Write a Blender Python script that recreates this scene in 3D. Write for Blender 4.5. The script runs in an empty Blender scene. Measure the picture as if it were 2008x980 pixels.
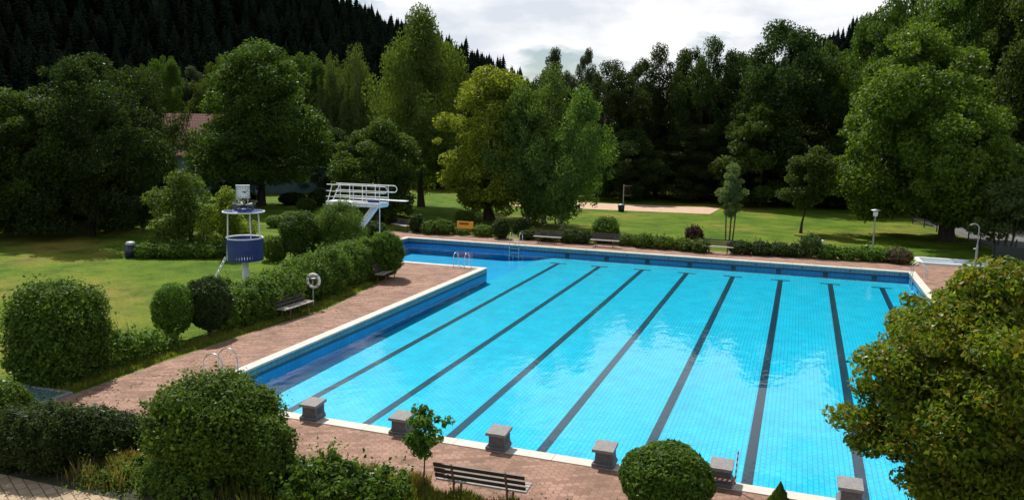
import bpy, math, random
import numpy as np
from mathutils import Matrix, Vector

random.seed(7); RS = np.random.RandomState(11)
scene = bpy.context.scene
COL = scene.collection
rad = math.radians

# ------------------------------------------------------------------ camera
CX, CY, CZ = 15.151, -16.598, 7.275
YAW, PITCH, ROLL, FPX = -0.3408, 0.1503, 0.0181, 1565.1
def cam_axes():
    cy, sy, cp, sp = math.cos(YAW), math.sin(YAW), math.cos(PITCH), math.sin(PITCH)
    f = np.array([sy*cp, cy*cp, -sp]); r = np.array([cy, -sy, 0.0]); u = np.cross(r, f)
    return r*math.cos(ROLL)+u*math.sin(ROLL), -r*math.sin(ROLL)+u*math.cos(ROLL), f
RR, UU, FF = cam_axes()
CC = np.array([CX, CY, CZ])
cam_d = bpy.data.cameras.new('camera'); cam = bpy.data.objects.new('camera', cam_d); COL.objects.link(cam)
cam_d.sensor_width = 36.0; cam_d.lens = FPX/2008*36.0; cam_d.clip_end = 6000; cam_d.clip_start = 0.1
M = Matrix(((RR[0], UU[0], -FF[0], CX), (RR[1], UU[1], -FF[1], CY), (RR[2], UU[2], -FF[2], CZ), (0, 0, 0, 1)))
cam.matrix_world = M
scene.camera = cam

# ------------------------------------------------------------------ light
SUN_EL, SUN_AZ = 53.0, -43.0        # azimuth clockwise from +Y (the far end of the lanes)
world = bpy.data.worlds.new('World'); scene.world = world; world.use_nodes = True
nt = world.node_tree; nt.nodes.clear()
def N(nt, t, **kw):
    n = nt.nodes.new(t)
    for k, v in kw.items():
        if k.startswith('i_'): n.inputs[int(k[2:])].default_value = v
        else: setattr(n, k, v)
    return n
L = lambda nt, a, b: nt.links.new(a, b)
def math_n(nt, op, a, b=None, c=None, clamp=False):
    n = nt.nodes.new('ShaderNodeMath'); n.operation = op; n.use_clamp = clamp
    for i, v in enumerate((a, b, c)):
        if v is None: continue
        if isinstance(v, (int, float)): n.inputs[i].default_value = v
        else: L(nt, v, n.inputs[i])
    return n.outputs[0]
sky = N(nt, 'ShaderNodeTexSky'); sky.sky_type = 'NISHITA'; sky.sun_disc = False
sky.sun_elevation = rad(SUN_EL); sky.sun_rotation = rad(SUN_AZ); sky.air_density = 1.0; sky.dust_density = 0.6
SKY_STR = 0.066
tc = N(nt, 'ShaderNodeTexCoord'); sep = N(nt, 'ShaderNodeSeparateXYZ'); L(nt, tc.outputs['Generated'], sep.inputs[0])
cmb = N(nt, 'ShaderNodeCombineXYZ')
L(nt, math_n(nt, 'MULTIPLY', sep.outputs[0], 2.6), cmb.inputs[0]); L(nt, math_n(nt, 'MULTIPLY', sep.outputs[1], 2.6), cmb.inputs[1]); L(nt, math_n(nt, 'MULTIPLY', sep.outputs[2], 6.5), cmb.inputs[2])
n1 = N(nt, 'ShaderNodeTexNoise'); n1.inputs['Scale'].default_value = 0.8; n1.inputs['Detail'].default_value = 9; n1.inputs['Roughness'].default_value = 0.6
n1.inputs['Distortion'].default_value = 0.25
L(nt, cmb.outputs[0], n1.inputs[0])
mr = N(nt, 'ShaderNodeMapRange'); mr.inputs[1].default_value = 0.415; mr.inputs[2].default_value = 0.495; mr.interpolation_type = 'SMOOTHSTEP'; L(nt, n1.outputs[0], mr.inputs[0])
n2 = N(nt, 'ShaderNodeTexNoise'); n2.inputs['Scale'].default_value = 1.9; n2.inputs['Detail'].default_value = 8; n2.inputs['Roughness'].default_value = 0.55
L(nt, cmb.outputs[0], n2.inputs[0])
cr = N(nt, 'ShaderNodeValToRGB'); cr.color_ramp.elements[0].position = 0.40; cr.color_ramp.elements[0].color = (9.4, 10.0, 11.0, 1)
cr.color_ramp.elements[1].position = 0.58; cr.color_ramp.elements[1].color = (14.2, 14.2, 14.1, 1); L(nt, n2.outputs[0], cr.inputs[0])
mx = N(nt, 'ShaderNodeMix', data_type='RGBA'); hi = N(nt, 'ShaderNodeMapRange'); hi.inputs[1].default_value = 0.45; hi.inputs[2].default_value = 0.75; hi.inputs[3].default_value = 1.0; hi.inputs[4].default_value = 0.45; L(nt, sep.outputs[2], hi.inputs[0])
L(nt, math_n(nt, 'MULTIPLY', mr.outputs[0], hi.outputs[0]), mx.inputs[0]); L(nt, sky.outputs[0], mx.inputs[6]); L(nt, cr.outputs[0], mx.inputs[7])
bg = N(nt, 'ShaderNodeBackground'); bg.inputs[1].default_value = SKY_STR; L(nt, mx.outputs[2], bg.inputs[0])
wo = N(nt, 'ShaderNodeOutputWorld'); L(nt, bg.outputs[0], wo.inputs[0])

sd = bpy.data.lights.new('sun', 'SUN'); sd.energy = 5.0; sd.angle = rad(0.55); sd.color = (1.0, 0.95, 0.87)
sun = bpy.data.objects.new('sun', sd); COL.objects.link(sun)
sdir = Vector((math.sin(rad(SUN_AZ))*math.cos(rad(SUN_EL)), math.cos(rad(SUN_AZ))*math.cos(rad(SUN_EL)), math.sin(rad(SUN_EL))))
sun.rotation_euler = sdir.to_track_quat('Z', 'Y').to_euler(); sun.location = (0, 0, 60)

vs = scene.view_settings
scene.display_settings.display_device = 'sRGB'; vs.view_transform = 'Standard'; vs.look = 'None'; vs.gamma = 1.0; vs.use_curve_mapping = False
vs.exposure = 0.26
cy_ = scene.cycles
cy_.use_denoising = True; cy_.max_bounces = 6; cy_.diffuse_bounces = 3; cy_.glossy_bounces = 3; cy_.transmission_bounces = 4
cy_.transparent_max_bounces = 8; cy_.caustics_reflective = False; cy_.caustics_refractive = False; cy_.sample_clamp_indirect = 4.0; cy_.sample_clamp_direct = 8.0
cy_.use_adaptive_sampling = True; cy_.adaptive_threshold = 0.02

# ------------------------------------------------------------------ places on the ground seen from the viewpoint
def ray(px, py):
    return FF + RR*(px-1004)/FPX - UU*(py-490)/FPX
def G(px, py, z=0.0):
    d = ray(px, py); t = (z-CZ)/d[2]; p = CC+t*d; return float(p[0]), float(p[1])
def SC(x, y, z=0.0):
    return FPX/float((np.array([x, y, z])-CC) @ FF)
def HT(x, y, py):
    k = (490-py)/FPX; d = np.array([x-CX, y-CY, 0.0]); a, b = d@UU, d@FF
    zz = (k*b-a)/(UU[2]-k*FF[2]); return float(zz+CZ)
def AT(px, dist):
    hy = 235+0.018*px; d = ray(px, hy); h = math.hypot(d[0], d[1]); return float(CX+d[0]/h*dist), float(CY+d[1]/h*dist)
HF = np.array([math.sin(YAW), math.cos(YAW)]); HR = np.array([math.cos(YAW), -math.sin(YAW)])
HX = [-900, -400, 0, 400, 700, 860, 1000, 1050, 1100, 1250, 1400, 1450, 1560, 1650, 2008, 2600]
HZ = [90, 85, 75, 53, 32, 24, 15, 10, 5, 0, 5, 15, 23, 29, 40, 50]
def hz(x, y):
    dx, dy = x-CX, y-CY; d = dx*HF[0]+dy*HF[1]; r = dx*HR[0]+dy*HR[1]
    if d < 100: return 0.0
    px = 1004+FPX*r/d; t = min(1.0, (d-104)/126.0); t = max(0.0, t); t = t*t*(3-2*t)
    return float(np.interp(px, HX, HZ))*t

# ------------------------------------------------------------------ mesh helpers
def tag(o, label=None, cat=None, group=None, kind=None):
    if label: o['label'] = label
    if cat: o['category'] = cat
    if group: o['group'] = group
    if kind: o['kind'] = kind
    return o
def empty(name, loc, label, cat, group=None, rz=0.0):
    o = bpy.data.objects.new(name, None); COL.objects.link(o); o.location = loc; o.rotation_euler = (0, 0, rz)
    o.empty_display_size = 0.2
    return tag(o, label, cat, group)
class MB:
    def __init__(s): s.v = []; s.f = []; s.sm = []
    def add(s, vs, fs, smooth=False):
        n = len(s.v); s.v += [tuple(map(float, v)) for v in vs]; s.f += [tuple(i+n for i in f) for f in fs]; s.sm += [smooth]*len(fs); return s
    def box(s, x0, x1, y0, y1, z0, z1):
        return s.add([(x0,y0,z0),(x1,y0,z0),(x1,y1,z0),(x0,y1,z0),(x0,y0,z1),(x1,y0,z1),(x1,y1,z1),(x0,y1,z1)],
                     [(0,3,2,1),(4,5,6,7),(0,1,5,4),(1,2,6,5),(2,3,7,6),(3,0,4,7)])
    def hexa(s, pts): return s.add(pts, [(0,3,2,1),(4,5,6,7),(0,1,5,4),(1,2,6,5),(2,3,7,6),(3,0,4,7)])
    def bbox(s, x0, x1, y0, y1, z0, z1, b=0.01):
        # box with chamfered vertical and top edges
        v = []; r = [(x0+b,y0),(x1-b,y0),(x1,y0+b),(x1,y1-b),(x1-b,y1),(x0+b,y1),(x0,y1-b),(x0,y0+b)]
        q = [(x0+b*1.5,y0+b*.7),(x1-b*1.5,y0+b*.7),(x1-b*.7,y0+b*1.5),(x1-b*.7,y1-b*1.5),(x1-b*1.5,y1-b*.7),(x0+b*1.5,y1-b*.7),(x0+b*.7,y1-b*1.5),(x0+b*.7,y0+b*1.5)]
        v = [(a,c,z0) for a,c in r]+[(a,c,z1-b) for a,c in r]+[(a,c,z1) for a,c in q]
        f = [tuple(range(7,-1,-1)), tuple(range(16,24))]
        for k in range(8):
            j = (k+1)%8; f += [(k,j,8+j,8+k),(8+k,8+j,16+j,16+k)]
        return s.add(v, f)
    def tube(s, pts, r, n=8, caps=True, smooth=True):
        P = [np.array(p, float) for p in pts]; m = len(P); R_ = [r]*m if isinstance(r, (int, float)) else list(r)
        T = []
        for i in range(m):
            t = P[min(i+1, m-1)]-P[max(i-1, 0)]; T.append(t/(np.linalg.norm(t)+1e-9))
        a = np.array([0, 0, 1.0]) if abs(T[0][2]) < .9 else np.array([1.0, 0, 0])
        u = np.cross(T[0], a); u /= np.linalg.norm(u); vs = []
        for i in range(m):
            u = u - T[i]*(u@T[i]); u /= np.linalg.norm(u)+1e-9; w = np.cross(T[i], u)
            for k in range(n):
                an = 2*math.pi*k/n; vs.append(P[i]+R_[i]*(u*math.cos(an)+w*math.sin(an)))
        fs = [(i*n+k, i*n+(k+1)%n, (i+1)*n+(k+1)%n, (i+1)*n+k) for i in range(m-1) for k in range(n)]
        s.add(vs, fs, smooth)
        if caps: s.add([vs[k] for k in range(n)], [tuple(range(n-1,-1,-1))]); s.add([vs[(m-1)*n+k] for k in range(n)], [tuple(range(n))])
        return s
    def lathe(s, prof, c=(0,0,0), n=24, smooth=True):
        vs = [(c[0]+r*math.cos(2*math.pi*k/n), c[1]+r*math.sin(2*math.pi*k/n), c[2]+z) for r, z in prof for k in range(n)]
        fs = [(i*n+k, i*n+(k+1)%n, (i+1)*n+(k+1)%n, (i+1)*n+k) for i in range(len(prof)-1) for k in range(n)]
        return s.add(vs, fs, smooth)
    def build(s, name, mat, parent=None, loc=(0,0,0)):
        me = bpy.data.meshes.new(name); me.from_pydata(s.v, [], s.f); me.polygons.foreach_set('use_smooth', s.sm); me.update()
        if mat: me.materials.append(mat)
        o = bpy.data.objects.new(name, me); COL.objects.link(o); o.location = loc
        if parent: o.parent = parent
        return o
def quadmesh(name, V, mat, parent=None):
    """V: (n,4,3) array of separate quads"""
    n = len(V); me = bpy.data.meshes.new(name)
    me.vertices.add(4*n); me.vertices.foreach_set('co', np.ascontiguousarray(V, dtype=np.float32).ravel())
    me.loops.add(4*n); me.loops.foreach_set('vertex_index', np.arange(4*n, dtype=np.int32))
    me.polygons.add(n); me.polygons.foreach_set('loop_start', np.arange(0, 4*n, 4, dtype=np.int32)); me.polygons.foreach_set('loop_total', np.full(n, 4, dtype=np.int32))
    me.update(calc_edges=True); me.materials.append(mat)
    o = bpy.data.objects.new(name, me); COL.objects.link(o)
    if parent: o.parent = parent
    return o
def norm(a): return a/(np.linalg.norm(a, axis=-1, keepdims=True)+1e-9)
def leaves(C, Nn, size, asp=0.6, droop=0.0, rs=RS):
    """diamond leaf quads: C centres, Nn normals, size per leaf"""
    n = len(C); Nn = norm(Nn); t = norm(np.cross(Nn, rs.normal(size=(n, 3))))
    if droop:
        t = norm(t+np.array([0, 0, -droop])); 
    b = norm(np.cross(Nn, t)); size = np.asarray(size).reshape(-1, 1)
    L1 = t*size*.5; W = b*size*.5*asp; bend = Nn*size*.09
    return np.stack([C-L1, C-W*1.0+bend-L1*.15, C+L1, C+W*1.0+bend-L1*.15], axis=1)

# ------------------------------------------------------------------ materials
MATS = {}
def mat(name):
    m = bpy.data.materials.new(name); m.use_nodes = True; t = m.node_tree; t.nodes.clear()
    o = t.nodes.new('ShaderNodeOutputMaterial'); MATS[name] = m
    return m, t, o
def pos(t, scale=1.0, obj=False):
    if obj: g = t.nodes.new('ShaderNodeTexCoord'); src = g.outputs['Object']
    else: g = t.nodes.new('ShaderNodeNewGeometry'); src = g.outputs['Position']
    return src
def noise(t, vec, scale, detail=4, rough=0.55, dist=0.0):
    n = t.nodes.new('ShaderNodeTexNoise'); n.inputs['Scale'].default_value = scale; n.inputs['Detail'].default_value = detail
    n.inputs['Roughness'].default_value = rough; n.inputs['Distortion'].default_value = dist; L(t, vec, n.inputs[0]); return n.outputs[0]
def ramp(t, fac, stops):
    r = t.nodes.new('ShaderNodeValToRGB'); e = r.color_ramp.elements
    while len(e) < len(stops): e.new(0.5)
    for i, (p, c) in enumerate(stops): e[i].position = p; e[i].color = (*c, 1)
    L(t, fac, r.inputs[0]); return r.outputs[0]
def mixc(t, fac, a, b, mode='MIX'):
    m = t.nodes.new('ShaderNodeMix'); m.data_type = 'RGBA'; m.blend_type = mode
    for i, v in ((0, fac), (6, a), (7, b)):
        if isinstance(v, (int, float)): m.inputs[i].default_value = v
        elif isinstance(v, tuple): m.inputs[i].default_value = (*v, 1)
        else: L(t, v, m.inputs[i])
    return m.outputs[2]
def princ(t, o, col, rough=0.6, metal=0.0, spec=0.5, bump=None, bstr=0.3, bdist=0.02):
    p = t.nodes.new('ShaderNodeBsdfPrincipled')
    if isinstance(col, tuple): p.inputs['Base Color'].default_value = (*col, 1)
    else: L(t, col, p.inputs['Base Color'])
    if isinstance(rough, (int, float)): p.inputs['Roughness'].default_value = rough
    else: L(t, rough, p.inputs['Roughness'])
    p.inputs['Metallic'].default_value = metal; p.inputs['Specular IOR Level'].default_value = spec
    if bump is not None:
        b = t.nodes.new('ShaderNodeBump'); b.inputs['Strength'].default_value = bstr; b.inputs['Distance'].default_value = bdist
        L(t, bump, b.inputs['Height']); L(t, b.outputs[0], p.inputs['Normal'])
    L(t, p.outputs[0], o.inputs[0]); return p
def simple(name, col, rough=0.5, metal=0.0, var=0.15, scale=6.0, spec=0.5):
    m, t, o = mat(name); P = pos(t, obj=True); n = noise(t, P, scale, 5, 0.6)
    dark = tuple(c*(1-var) for c in col); light = tuple(min(1, c*(1+var)) for c in col)
    princ(t, o, ramp(t, n, [(0.3, dark), (0.7, light)]), rough, metal, spec, n, 0.15, 0.01); return m
def leaf_mat(name, c1, c2, c3=None, trans=0.48, gloss=0.05, patch=0.45):
    """c1 dark, c2 light; c3 tint seen on some leaves"""
    m, t, o = mat(name); g = t.nodes.new('ShaderNodeNewGeometry'); ri = g.outputs['Random Per Island']
    P = pos(t, obj=True); n = noise(t, P, patch, 3, 0.6)
    f = math_n(t, 'ADD', math_n(t, 'MULTIPLY', ri, 0.55), math_n(t, 'MULTIPLY', n, 0.6))
    col = ramp(t, f, [(0.25, c1), (0.85, c2)])
    if c3:
        n3 = noise(t, P, patch*2.3, 3, 0.6); fac = math_n(t, 'MULTIPLY', math_n(t, 'GREATER_THAN', ri, 0.62), math_n(t, 'MULTIPLY', math_n(t, 'SUBTRACT', n3, 0.38), 3.0, clamp=True), clamp=True)
        col = mixc(t, fac, col, c3)
    oi = t.nodes.new('ShaderNodeObjectInfo'); hs = t.nodes.new('ShaderNodeHueSaturation')
    L(t, math_n(t, 'ADD', 0.488, math_n(t, 'MULTIPLY', oi.outputs['Random'], 0.024)), hs.inputs['Hue'])
    L(t, math_n(t, 'ADD', 0.85, math_n(t, 'MULTIPLY', oi.outputs['Random'], 0.3)), hs.inputs['Value']); L(t, col, hs.inputs['Color']); col = hs.outputs[0]
    d = t.nodes.new('ShaderNodeBsdfDiffuse'); tr = t.nodes.new('ShaderNodeBsdfTranslucent'); gl = t.nodes.new('ShaderNodeBsdfGlossy')
    L(t, col, d.inputs[0]); warm = mixc(t, 1.0, col, (1.15, 1.2, 0.45), 'MULTIPLY'); L(t, warm, tr.inputs[0]); gl.inputs['Roughness'].default_value = 0.55; gl.inputs[0].default_value = (0.9, 0.95, 1, 1)
    m1 = t.nodes.new('ShaderNodeMixShader'); m1.inputs[0].default_value = trans; L(t, d.outputs[0], m1.inputs[1]); L(t, tr.outputs[0], m1.inputs[2])
    fr = t.nodes.new('ShaderNodeLayerWeight'); fr.inputs[0].default_value = 0.25
    m2 = t.nodes.new('ShaderNodeMixShader'); L(t, math_n(t, 'MINIMUM', math_n(t, 'MULTIPLY', fr.outputs['Fresnel'], gloss*3), gloss*1.6), m2.inputs[0])
    L(t, m1.outputs[0], m2.inputs[1]); L(t, gl.outputs[0], m2.inputs[2]); L(t, m2.outputs[0], o.inputs[0]); return m

LF = {
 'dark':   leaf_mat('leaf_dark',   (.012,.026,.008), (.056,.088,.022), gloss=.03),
 'grey':   leaf_mat('leaf_grey',   (.030,.045,.024), (.075,.100,.055)),
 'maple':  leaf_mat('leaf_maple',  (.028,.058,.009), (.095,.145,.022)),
 'fresh':  leaf_mat('leaf_fresh',  (.045,.085,.009), (.140,.205,.024)),
 'yellow': leaf_mat('leaf_yellow', (.100,.145,.010), (.290,.340,.038)),
 'birch':  leaf_mat('leaf_birch',  (.050,.095,.016), (.150,.220,.046)),
 'hedge':  leaf_mat('leaf_hedge',  (.034,.078,.009), (.130,.215,.030)),
 'hedged': leaf_mat('leaf_hedge_dark', (.022,.045,.012), (.065,.100,.028)),
 'shrub':  leaf_mat('leaf_shrub',  (.045,.095,.012), (.145,.220,.036)),
 'globe':  leaf_mat('leaf_globe',  (.055,.110,.008), (.205,.280,.024), (.30,.18,.03), patch=1.2),
 'red':    leaf_mat('leaf_red',    (.035,.018,.016), (.090,.040,.032)),
 'pink':   leaf_mat('leaf_pinkish',(.050,.055,.025), (.14,.12,.07), (.20,.10,.09), patch=2.0),
 'willow': leaf_mat('leaf_willow', (.050,.085,.024), (.140,.190,.055)),
 'fresh2': leaf_mat('leaf_fresh_yellow', (.075,.130,.010), (.240,.330,.030)),
 'pale':   leaf_mat('leaf_pale',   (.080,.140,.050), (.190,.280,.110)),
 'straw':  leaf_mat('leaf_straw',  (.100,.090,.030), (.26,.21,.075), patch=1.5),
 'spruce': leaf_mat('leaf_spruce', (.006,.011,.008), (.013,.022,.013), trans=0.08, gloss=0.0),
 'grass':  leaf_mat('leaf_grass',  (.095,.130,.018), (.290,.290,.055), patch=1.0),
}
def bark_mat(name, a, b, sc=7.0):
    m, t, o = mat(name); P = pos(t, obj=True); mp = t.nodes.new('ShaderNodeMapping'); mp.inputs['Scale'].default_value = (1, 1, .25); L(t, P, mp.inputs[0])
    n = noise(t, mp.outputs[0], sc, 6, 0.7); princ(t, o, ramp(t, n, [(.35, a), (.65, b)]), .9, 0, .2, n, .6, .03); return m
BARK = bark_mat('bark_dark', (.020,.016,.012), (.060,.048,.036)); BARKL = bark_mat('bark_brown', (.05,.036,.024), (.14,.10,.07), 12)
m, t, o = mat('bark_birch'); P = pos(t, obj=True); mp = t.nodes.new('ShaderNodeMapping'); mp.inputs['Scale'].default_value = (.6, .6, 3); L(t, P, mp.inputs[0])
princ(t, o, ramp(t, noise(t, mp.outputs[0], 2.5, 5, .7), [(.42, (.04,.035,.03)), (.52, (.42,.40,.36))]), .8, 0, .2); BARKB = m

WHITE = simple('white_paint', (.72,.74,.76), .45, var=.08, scale=3); BLUE = simple('blue_paint', (.018,.045,.21), .4, var=.25, scale=2)
STEEL = simple('stainless_steel', (.62,.62,.62), .22, 1.0, .1); GREYM = simple('grey_metal', (.30,.32,.33), .5, .5, .15)
CONC = simple('concrete', (.12,.12,.13), .85, var=.4, scale=14); CONCTOP = simple('concrete_top', (.21,.20,.195), .85, var=.25, scale=18)  # CONC: shade on the blocks' rear faces is put into its dark colour
DWOOD = simple('dark_wood', (.050,.032,.026), .6, var=.4, scale=9); LWOOD = simple('sun_sheen_wood', (.27,.24,.22), .7, var=.25, scale=9)  # LWOOD seat slats: the sun's reflection is put into their pale colour
RUST = simple('rusty_leg', (.15,.075,.045), .8, var=.3, scale=10); BLACK = simple('black_plastic', (.012,.013,.015), .45)
DGREEN = simple('dark_green_metal', (.006,.022,.016), .6); DGREY = simple('dark_grey_plastic', (.07,.075,.08), .5); ORANGE = simple('orange_sign', (.78,.33,.02), .5, var=.06)
NAVYBIN = simple('navy_bin', (.012,.022,.060), .35); PALEB = simple('pale_blue_wall', (.10,.16,.21), .8, var=.2, scale=1.2); RENDERW = simple('white_render', (.42,.45,.46), .8, var=.15, scale=1)
RING = simple('ring_white', (.70,.66,.62), .5, var=.08); RED = simple('red_band', (.45,.05,.03), .5)
NET = simple('net_cord', (.42,.39,.34), .8); YELLOW = leaf_mat('yellow_petals', (.5,.40,.02), (.7,.55,.03)); GLASS = simple('dark_glass', (.03,.04,.05), .1)

# roof tiles
m, t, o = mat('roof_tiles'); P = pos(t, obj=True); w = t.nodes.new('ShaderNodeTexBrick'); w.inputs['Scale'].default_value = 1; w.inputs['Brick Width'].default_value = .3
w.inputs['Row Height'].default_value = .36; w.inputs['Mortar Size'].default_value = .04; w.inputs['Color1'].default_value = (.15,.05,.035,1); w.inputs['Color2'].default_value = (.19,.066,.045,1); w.inputs['Mortar'].default_value = (.06,.025,.02,1)
mp = t.nodes.new('ShaderNodeMapping'); mp.inputs['Rotation'].default_value = (0, 0, 0); sx = t.nodes.new('ShaderNodeSeparateXYZ'); L(t, P, sx.inputs[0]); cb = t.nodes.new('ShaderNodeCombineXYZ')
L(t, sx.outputs[0], cb.inputs[0]); L(t, math_n(t, 'MULTIPLY', sx.outputs[2], 1.2), cb.inputs[1]); L(t, cb.outputs[0], w.inputs[0])
princ(t, o, w.outputs[0], .8, 0, .3, w.outputs[1], .5, -.03); ROOF = m

# lawn
m, t, o = mat('lawn'); P = pos(t)
big = noise(t, P, .09, 4, .6, .3); mid = noise(t, P, .55, 5, .65); fine = noise(t, P, 9.0, 4, .8)
base = ramp(t, big, [(.36, (.066,.126,.008)), (.50, (.096,.155,.012)), (.66, (.20,.175,.040))])
mot = ramp(t, mid, [(.34, (.52,.66,.45)), (.5, (1,1,1)), (.70, (1.45,1.22,1.15))])
c = mixc(t, 1.0, base, mot, 'MULTIPLY'); c = mixc(t, 1.0, c, ramp(t, fine, [(.3, (.62,.66,.6)), (.7, (1.3,1.3,1.2))]), 'MULTIPLY')
princ(t, o, c, .9, 0, .1, fine, .9, .08); LAWN = m
# forest floor / bed soil
SOIL = simple('bed_soil', (.045,.045,.022), .95, var=.5, scale=5)
# hex pavers
def hex_pavers(name, s, cols, joint, blot):
    m, t, o = mat(name); P = pos(t); nd = t.nodes.new('ShaderNodeTexNoise'); nd.inputs['Scale'].default_value = 11.0; nd.inputs['Detail'].default_value = 2; L(t, P, nd.inputs[0])
    va = t.nodes.new('ShaderNodeVectorMath'); va.operation = 'MULTIPLY_ADD'; L(t, nd.outputs[1], va.inputs[0]); va.inputs[1].default_value = (.075,.075,0); L(t, P, va.inputs[2])
    S = (s*math.sqrt(3), s, 1.0); outs = []
    for off in (0, 1):
        a = t.nodes.new('ShaderNodeVectorMath'); a.operation = 'ADD'; L(t, va.outputs[0], a.inputs[0]); a.inputs[1].default_value = (300*S[0]+off*S[0]/2, 300*S[1]+off*S[1]/2, 0)
        md = t.nodes.new('ShaderNodeVectorMath'); md.operation = 'MODULO'; L(t, a.outputs[0], md.inputs[0]); md.inputs[1].default_value = S
        su = t.nodes.new('ShaderNodeVectorMath'); su.operation = 'SUBTRACT'; L(t, md.outputs[0], su.inputs[0]); su.inputs[1].default_value = (S[0]/2, S[1]/2, 0)
        x = t.nodes.new('ShaderNodeSeparateXYZ'); L(t, su.outputs[0], x.inputs[0]); ax = math_n(t, 'ABSOLUTE', x.outputs[0]); ay = math_n(t, 'ABSOLUTE', x.outputs[1])
        e = math_n(t, 'MAXIMUM', ay, math_n(t, 'ADD', math_n(t, 'MULTIPLY', ax, .8660254), math_n(t, 'MULTIPLY', ay, .5)))
        cen = t.nodes.new('ShaderNodeVectorMath'); cen.operation = 'SUBTRACT'; L(t, a.outputs[0], cen.inputs[0]); L(t, su.outputs[0], cen.inputs[1]); outs.append((e, cen.outputs[0]))
    sel = math_n(t, 'LESS_THAN', outs[0][0], outs[1][0]); edge = math_n(t, 'MINIMUM', outs[0][0], outs[1][0])
    mv = t.nodes.new('ShaderNodeMix'); mv.data_type = 'VECTOR'; L(t, sel, mv.inputs[0]); L(t, outs[1][1], mv.inputs[4]); L(t, outs[0][1], mv.inputs[5])
    sn = t.nodes.new('ShaderNodeVectorMath'); sn.operation = 'SNAP'; L(t, mv.outputs[1], sn.inputs[0]); sn.inputs[1].default_value = (s*.43, s*.25, 10)
    wn = t.nodes.new('ShaderNodeTexWhiteNoise'); wn.noise_dimensions = '2D'; L(t, sn.outputs[0], wn.inputs[0])
    c = ramp(t, wn.outputs[0], [(0, cols[0]), (.5, cols[1]), (1, cols[2])])
    bl = noise(t, P, blot, 5, .6); c = mixc(t, 1.0, c, ramp(t, bl, [(.3, (.72,.72,.70)), (.7, (1.2,1.17,1.12))]), 'MULTIPLY')
    jf = math_n(t, 'MULTIPLY', math_n(t, 'SUBTRACT', edge, s*.5-joint), 1/joint*1.2, clamp=True)
    c = mixc(t, math_n(t, 'MULTIPLY', math_n(t, 'SUBTRACT', noise(t, P, .35, 6, .7, .6), .52), 3.2, clamp=True), c, mixc(t, 1.0, c, (.66,.66,.64), 'MULTIPLY'))
    c = mixc(t, jf, c, mixc(t, noise(t, P, 1.3, 3), (.10,.07,.05), (.17,.15,.08)))
    gr = noise(t, P, 60, 3, .7); c = mixc(t, .35, c, mixc(t, 1.0, c, ramp(t, gr, [(.3, (.5,.5,.5)), (.7, (1.5,1.5,1.5))]), 'MULTIPLY'))
    princ(t, o, c, .85, 0, .25, math_n(t, 'SUBTRACT', 1.0, jf), .5, .01); return m
DECK = hex_pavers('reddish_hex_pavers', .165, [(.21,.115,.088), (.275,.16,.122), (.33,.20,.155)], .010, .8)
m, t, o = mat('beige_pavers'); P = pos(t); b = t.nodes.new('ShaderNodeTexBrick'); b.offset = .5; b.inputs['Scale'].default_value = 1; b.inputs['Brick Width'].default_value = .32; b.inputs['Row Height'].default_value = .20
b.inputs['Mortar Size'].default_value = .011; b.inputs['Color1'].default_value = (.36,.28,.19,1); b.inputs['Color2'].default_value = (.43,.34,.24,1); b.inputs['Mortar'].default_value = (.15,.11,.065,1)
mp = t.nodes.new('ShaderNodeMapping'); mp.inputs['Rotation'].default_value = (0, 0, .5); L(t, P, mp.inputs[0]); L(t, mp.outputs[0], b.inputs[0])
c = mixc(t, 1.0, b.outputs[0], ramp(t, noise(t, P, 2.2, 5), [(.3, (.75,.74,.7)), (.7, (1.15,1.12,1.1))]), 'MULTIPLY'); princ(t, o, c, .85, 0, .2, b.outputs[1], .5, -.012); BEIGE = m
# coping
def coping_mat(name, axis):
    m, t, o = mat(name); P = pos(t); x = t.nodes.new('ShaderNodeSeparateXYZ'); L(t, P, x.inputs[0])
    md = math_n(t, 'MODULO', math_n(t, 'ADD', x.outputs[axis], 100.0), 1.2); j = math_n(t, 'LESS_THAN', md, .014)
    c = ramp(t, noise(t, P, 2.5, 6, .7), [(.3, (.47,.42,.36)), (.7, (.62,.57,.50))]); c = mixc(t, j, c, (.16,.14,.12)); princ(t, o, c, .7, 0, .3); return m
COPX, COPY = coping_mat('coping_joints_x', 0), coping_mat('coping_joints_y', 1)
# pool tiles
def tiles(name, c1, c2, mort, bw, rh, ms, swap=False, vert=None, rough=.4, wear=.15):
    m, t, o = mat(name); P = pos(t); x = t.nodes.new('ShaderNodeSeparateXYZ'); L(t, P, x.inputs[0]); cb = t.nodes.new('ShaderNodeCombineXYZ')
    if vert == 'x': a, b_ = x.outputs[0], x.outputs[2]
    elif vert == 'y': a, b_ = x.outputs[1], x.outputs[2]
    elif swap: a, b_ = x.outputs[1], x.outputs[0]
    else: a, b_ = x.outputs[0], x.outputs[1]
    L(t, a, cb.inputs[0]); L(t, b_, cb.inputs[1])
    b = t.nodes.new('ShaderNodeTexBrick'); b.offset = .5 if swap else 0.0; b.inputs['Scale'].default_value = 1; b.inputs['Brick Width'].default_value = bw; b.inputs['Row Height'].default_value = rh
    b.inputs['Mortar Size'].default_value = ms; b.inputs['Mortar Smooth'].default_value = .3; b.inputs['Color1'].default_value = (*c1, 1); b.inputs['Color2'].default_value = (*c2, 1); b.inputs['Mortar'].default_value = (*mort, 1)
    L(t, cb.outputs[0], b.inputs[0]); c = mixc(t, 1.0, b.outputs[0], ramp(t, noise(t, P, 1.1, 5, .65), [(.3, (1-wear,)*3), (.7, (1+wear*.6,)*3)]), 'MULTIPLY')
    princ(t, o, c, rough, 0, .3); return m
FLOOR = tiles('pool_floor_tiles', (.010,.56,.80), (.014,.62,.86), (.006,.34,.56), .25, .125, .011, True)
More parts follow.
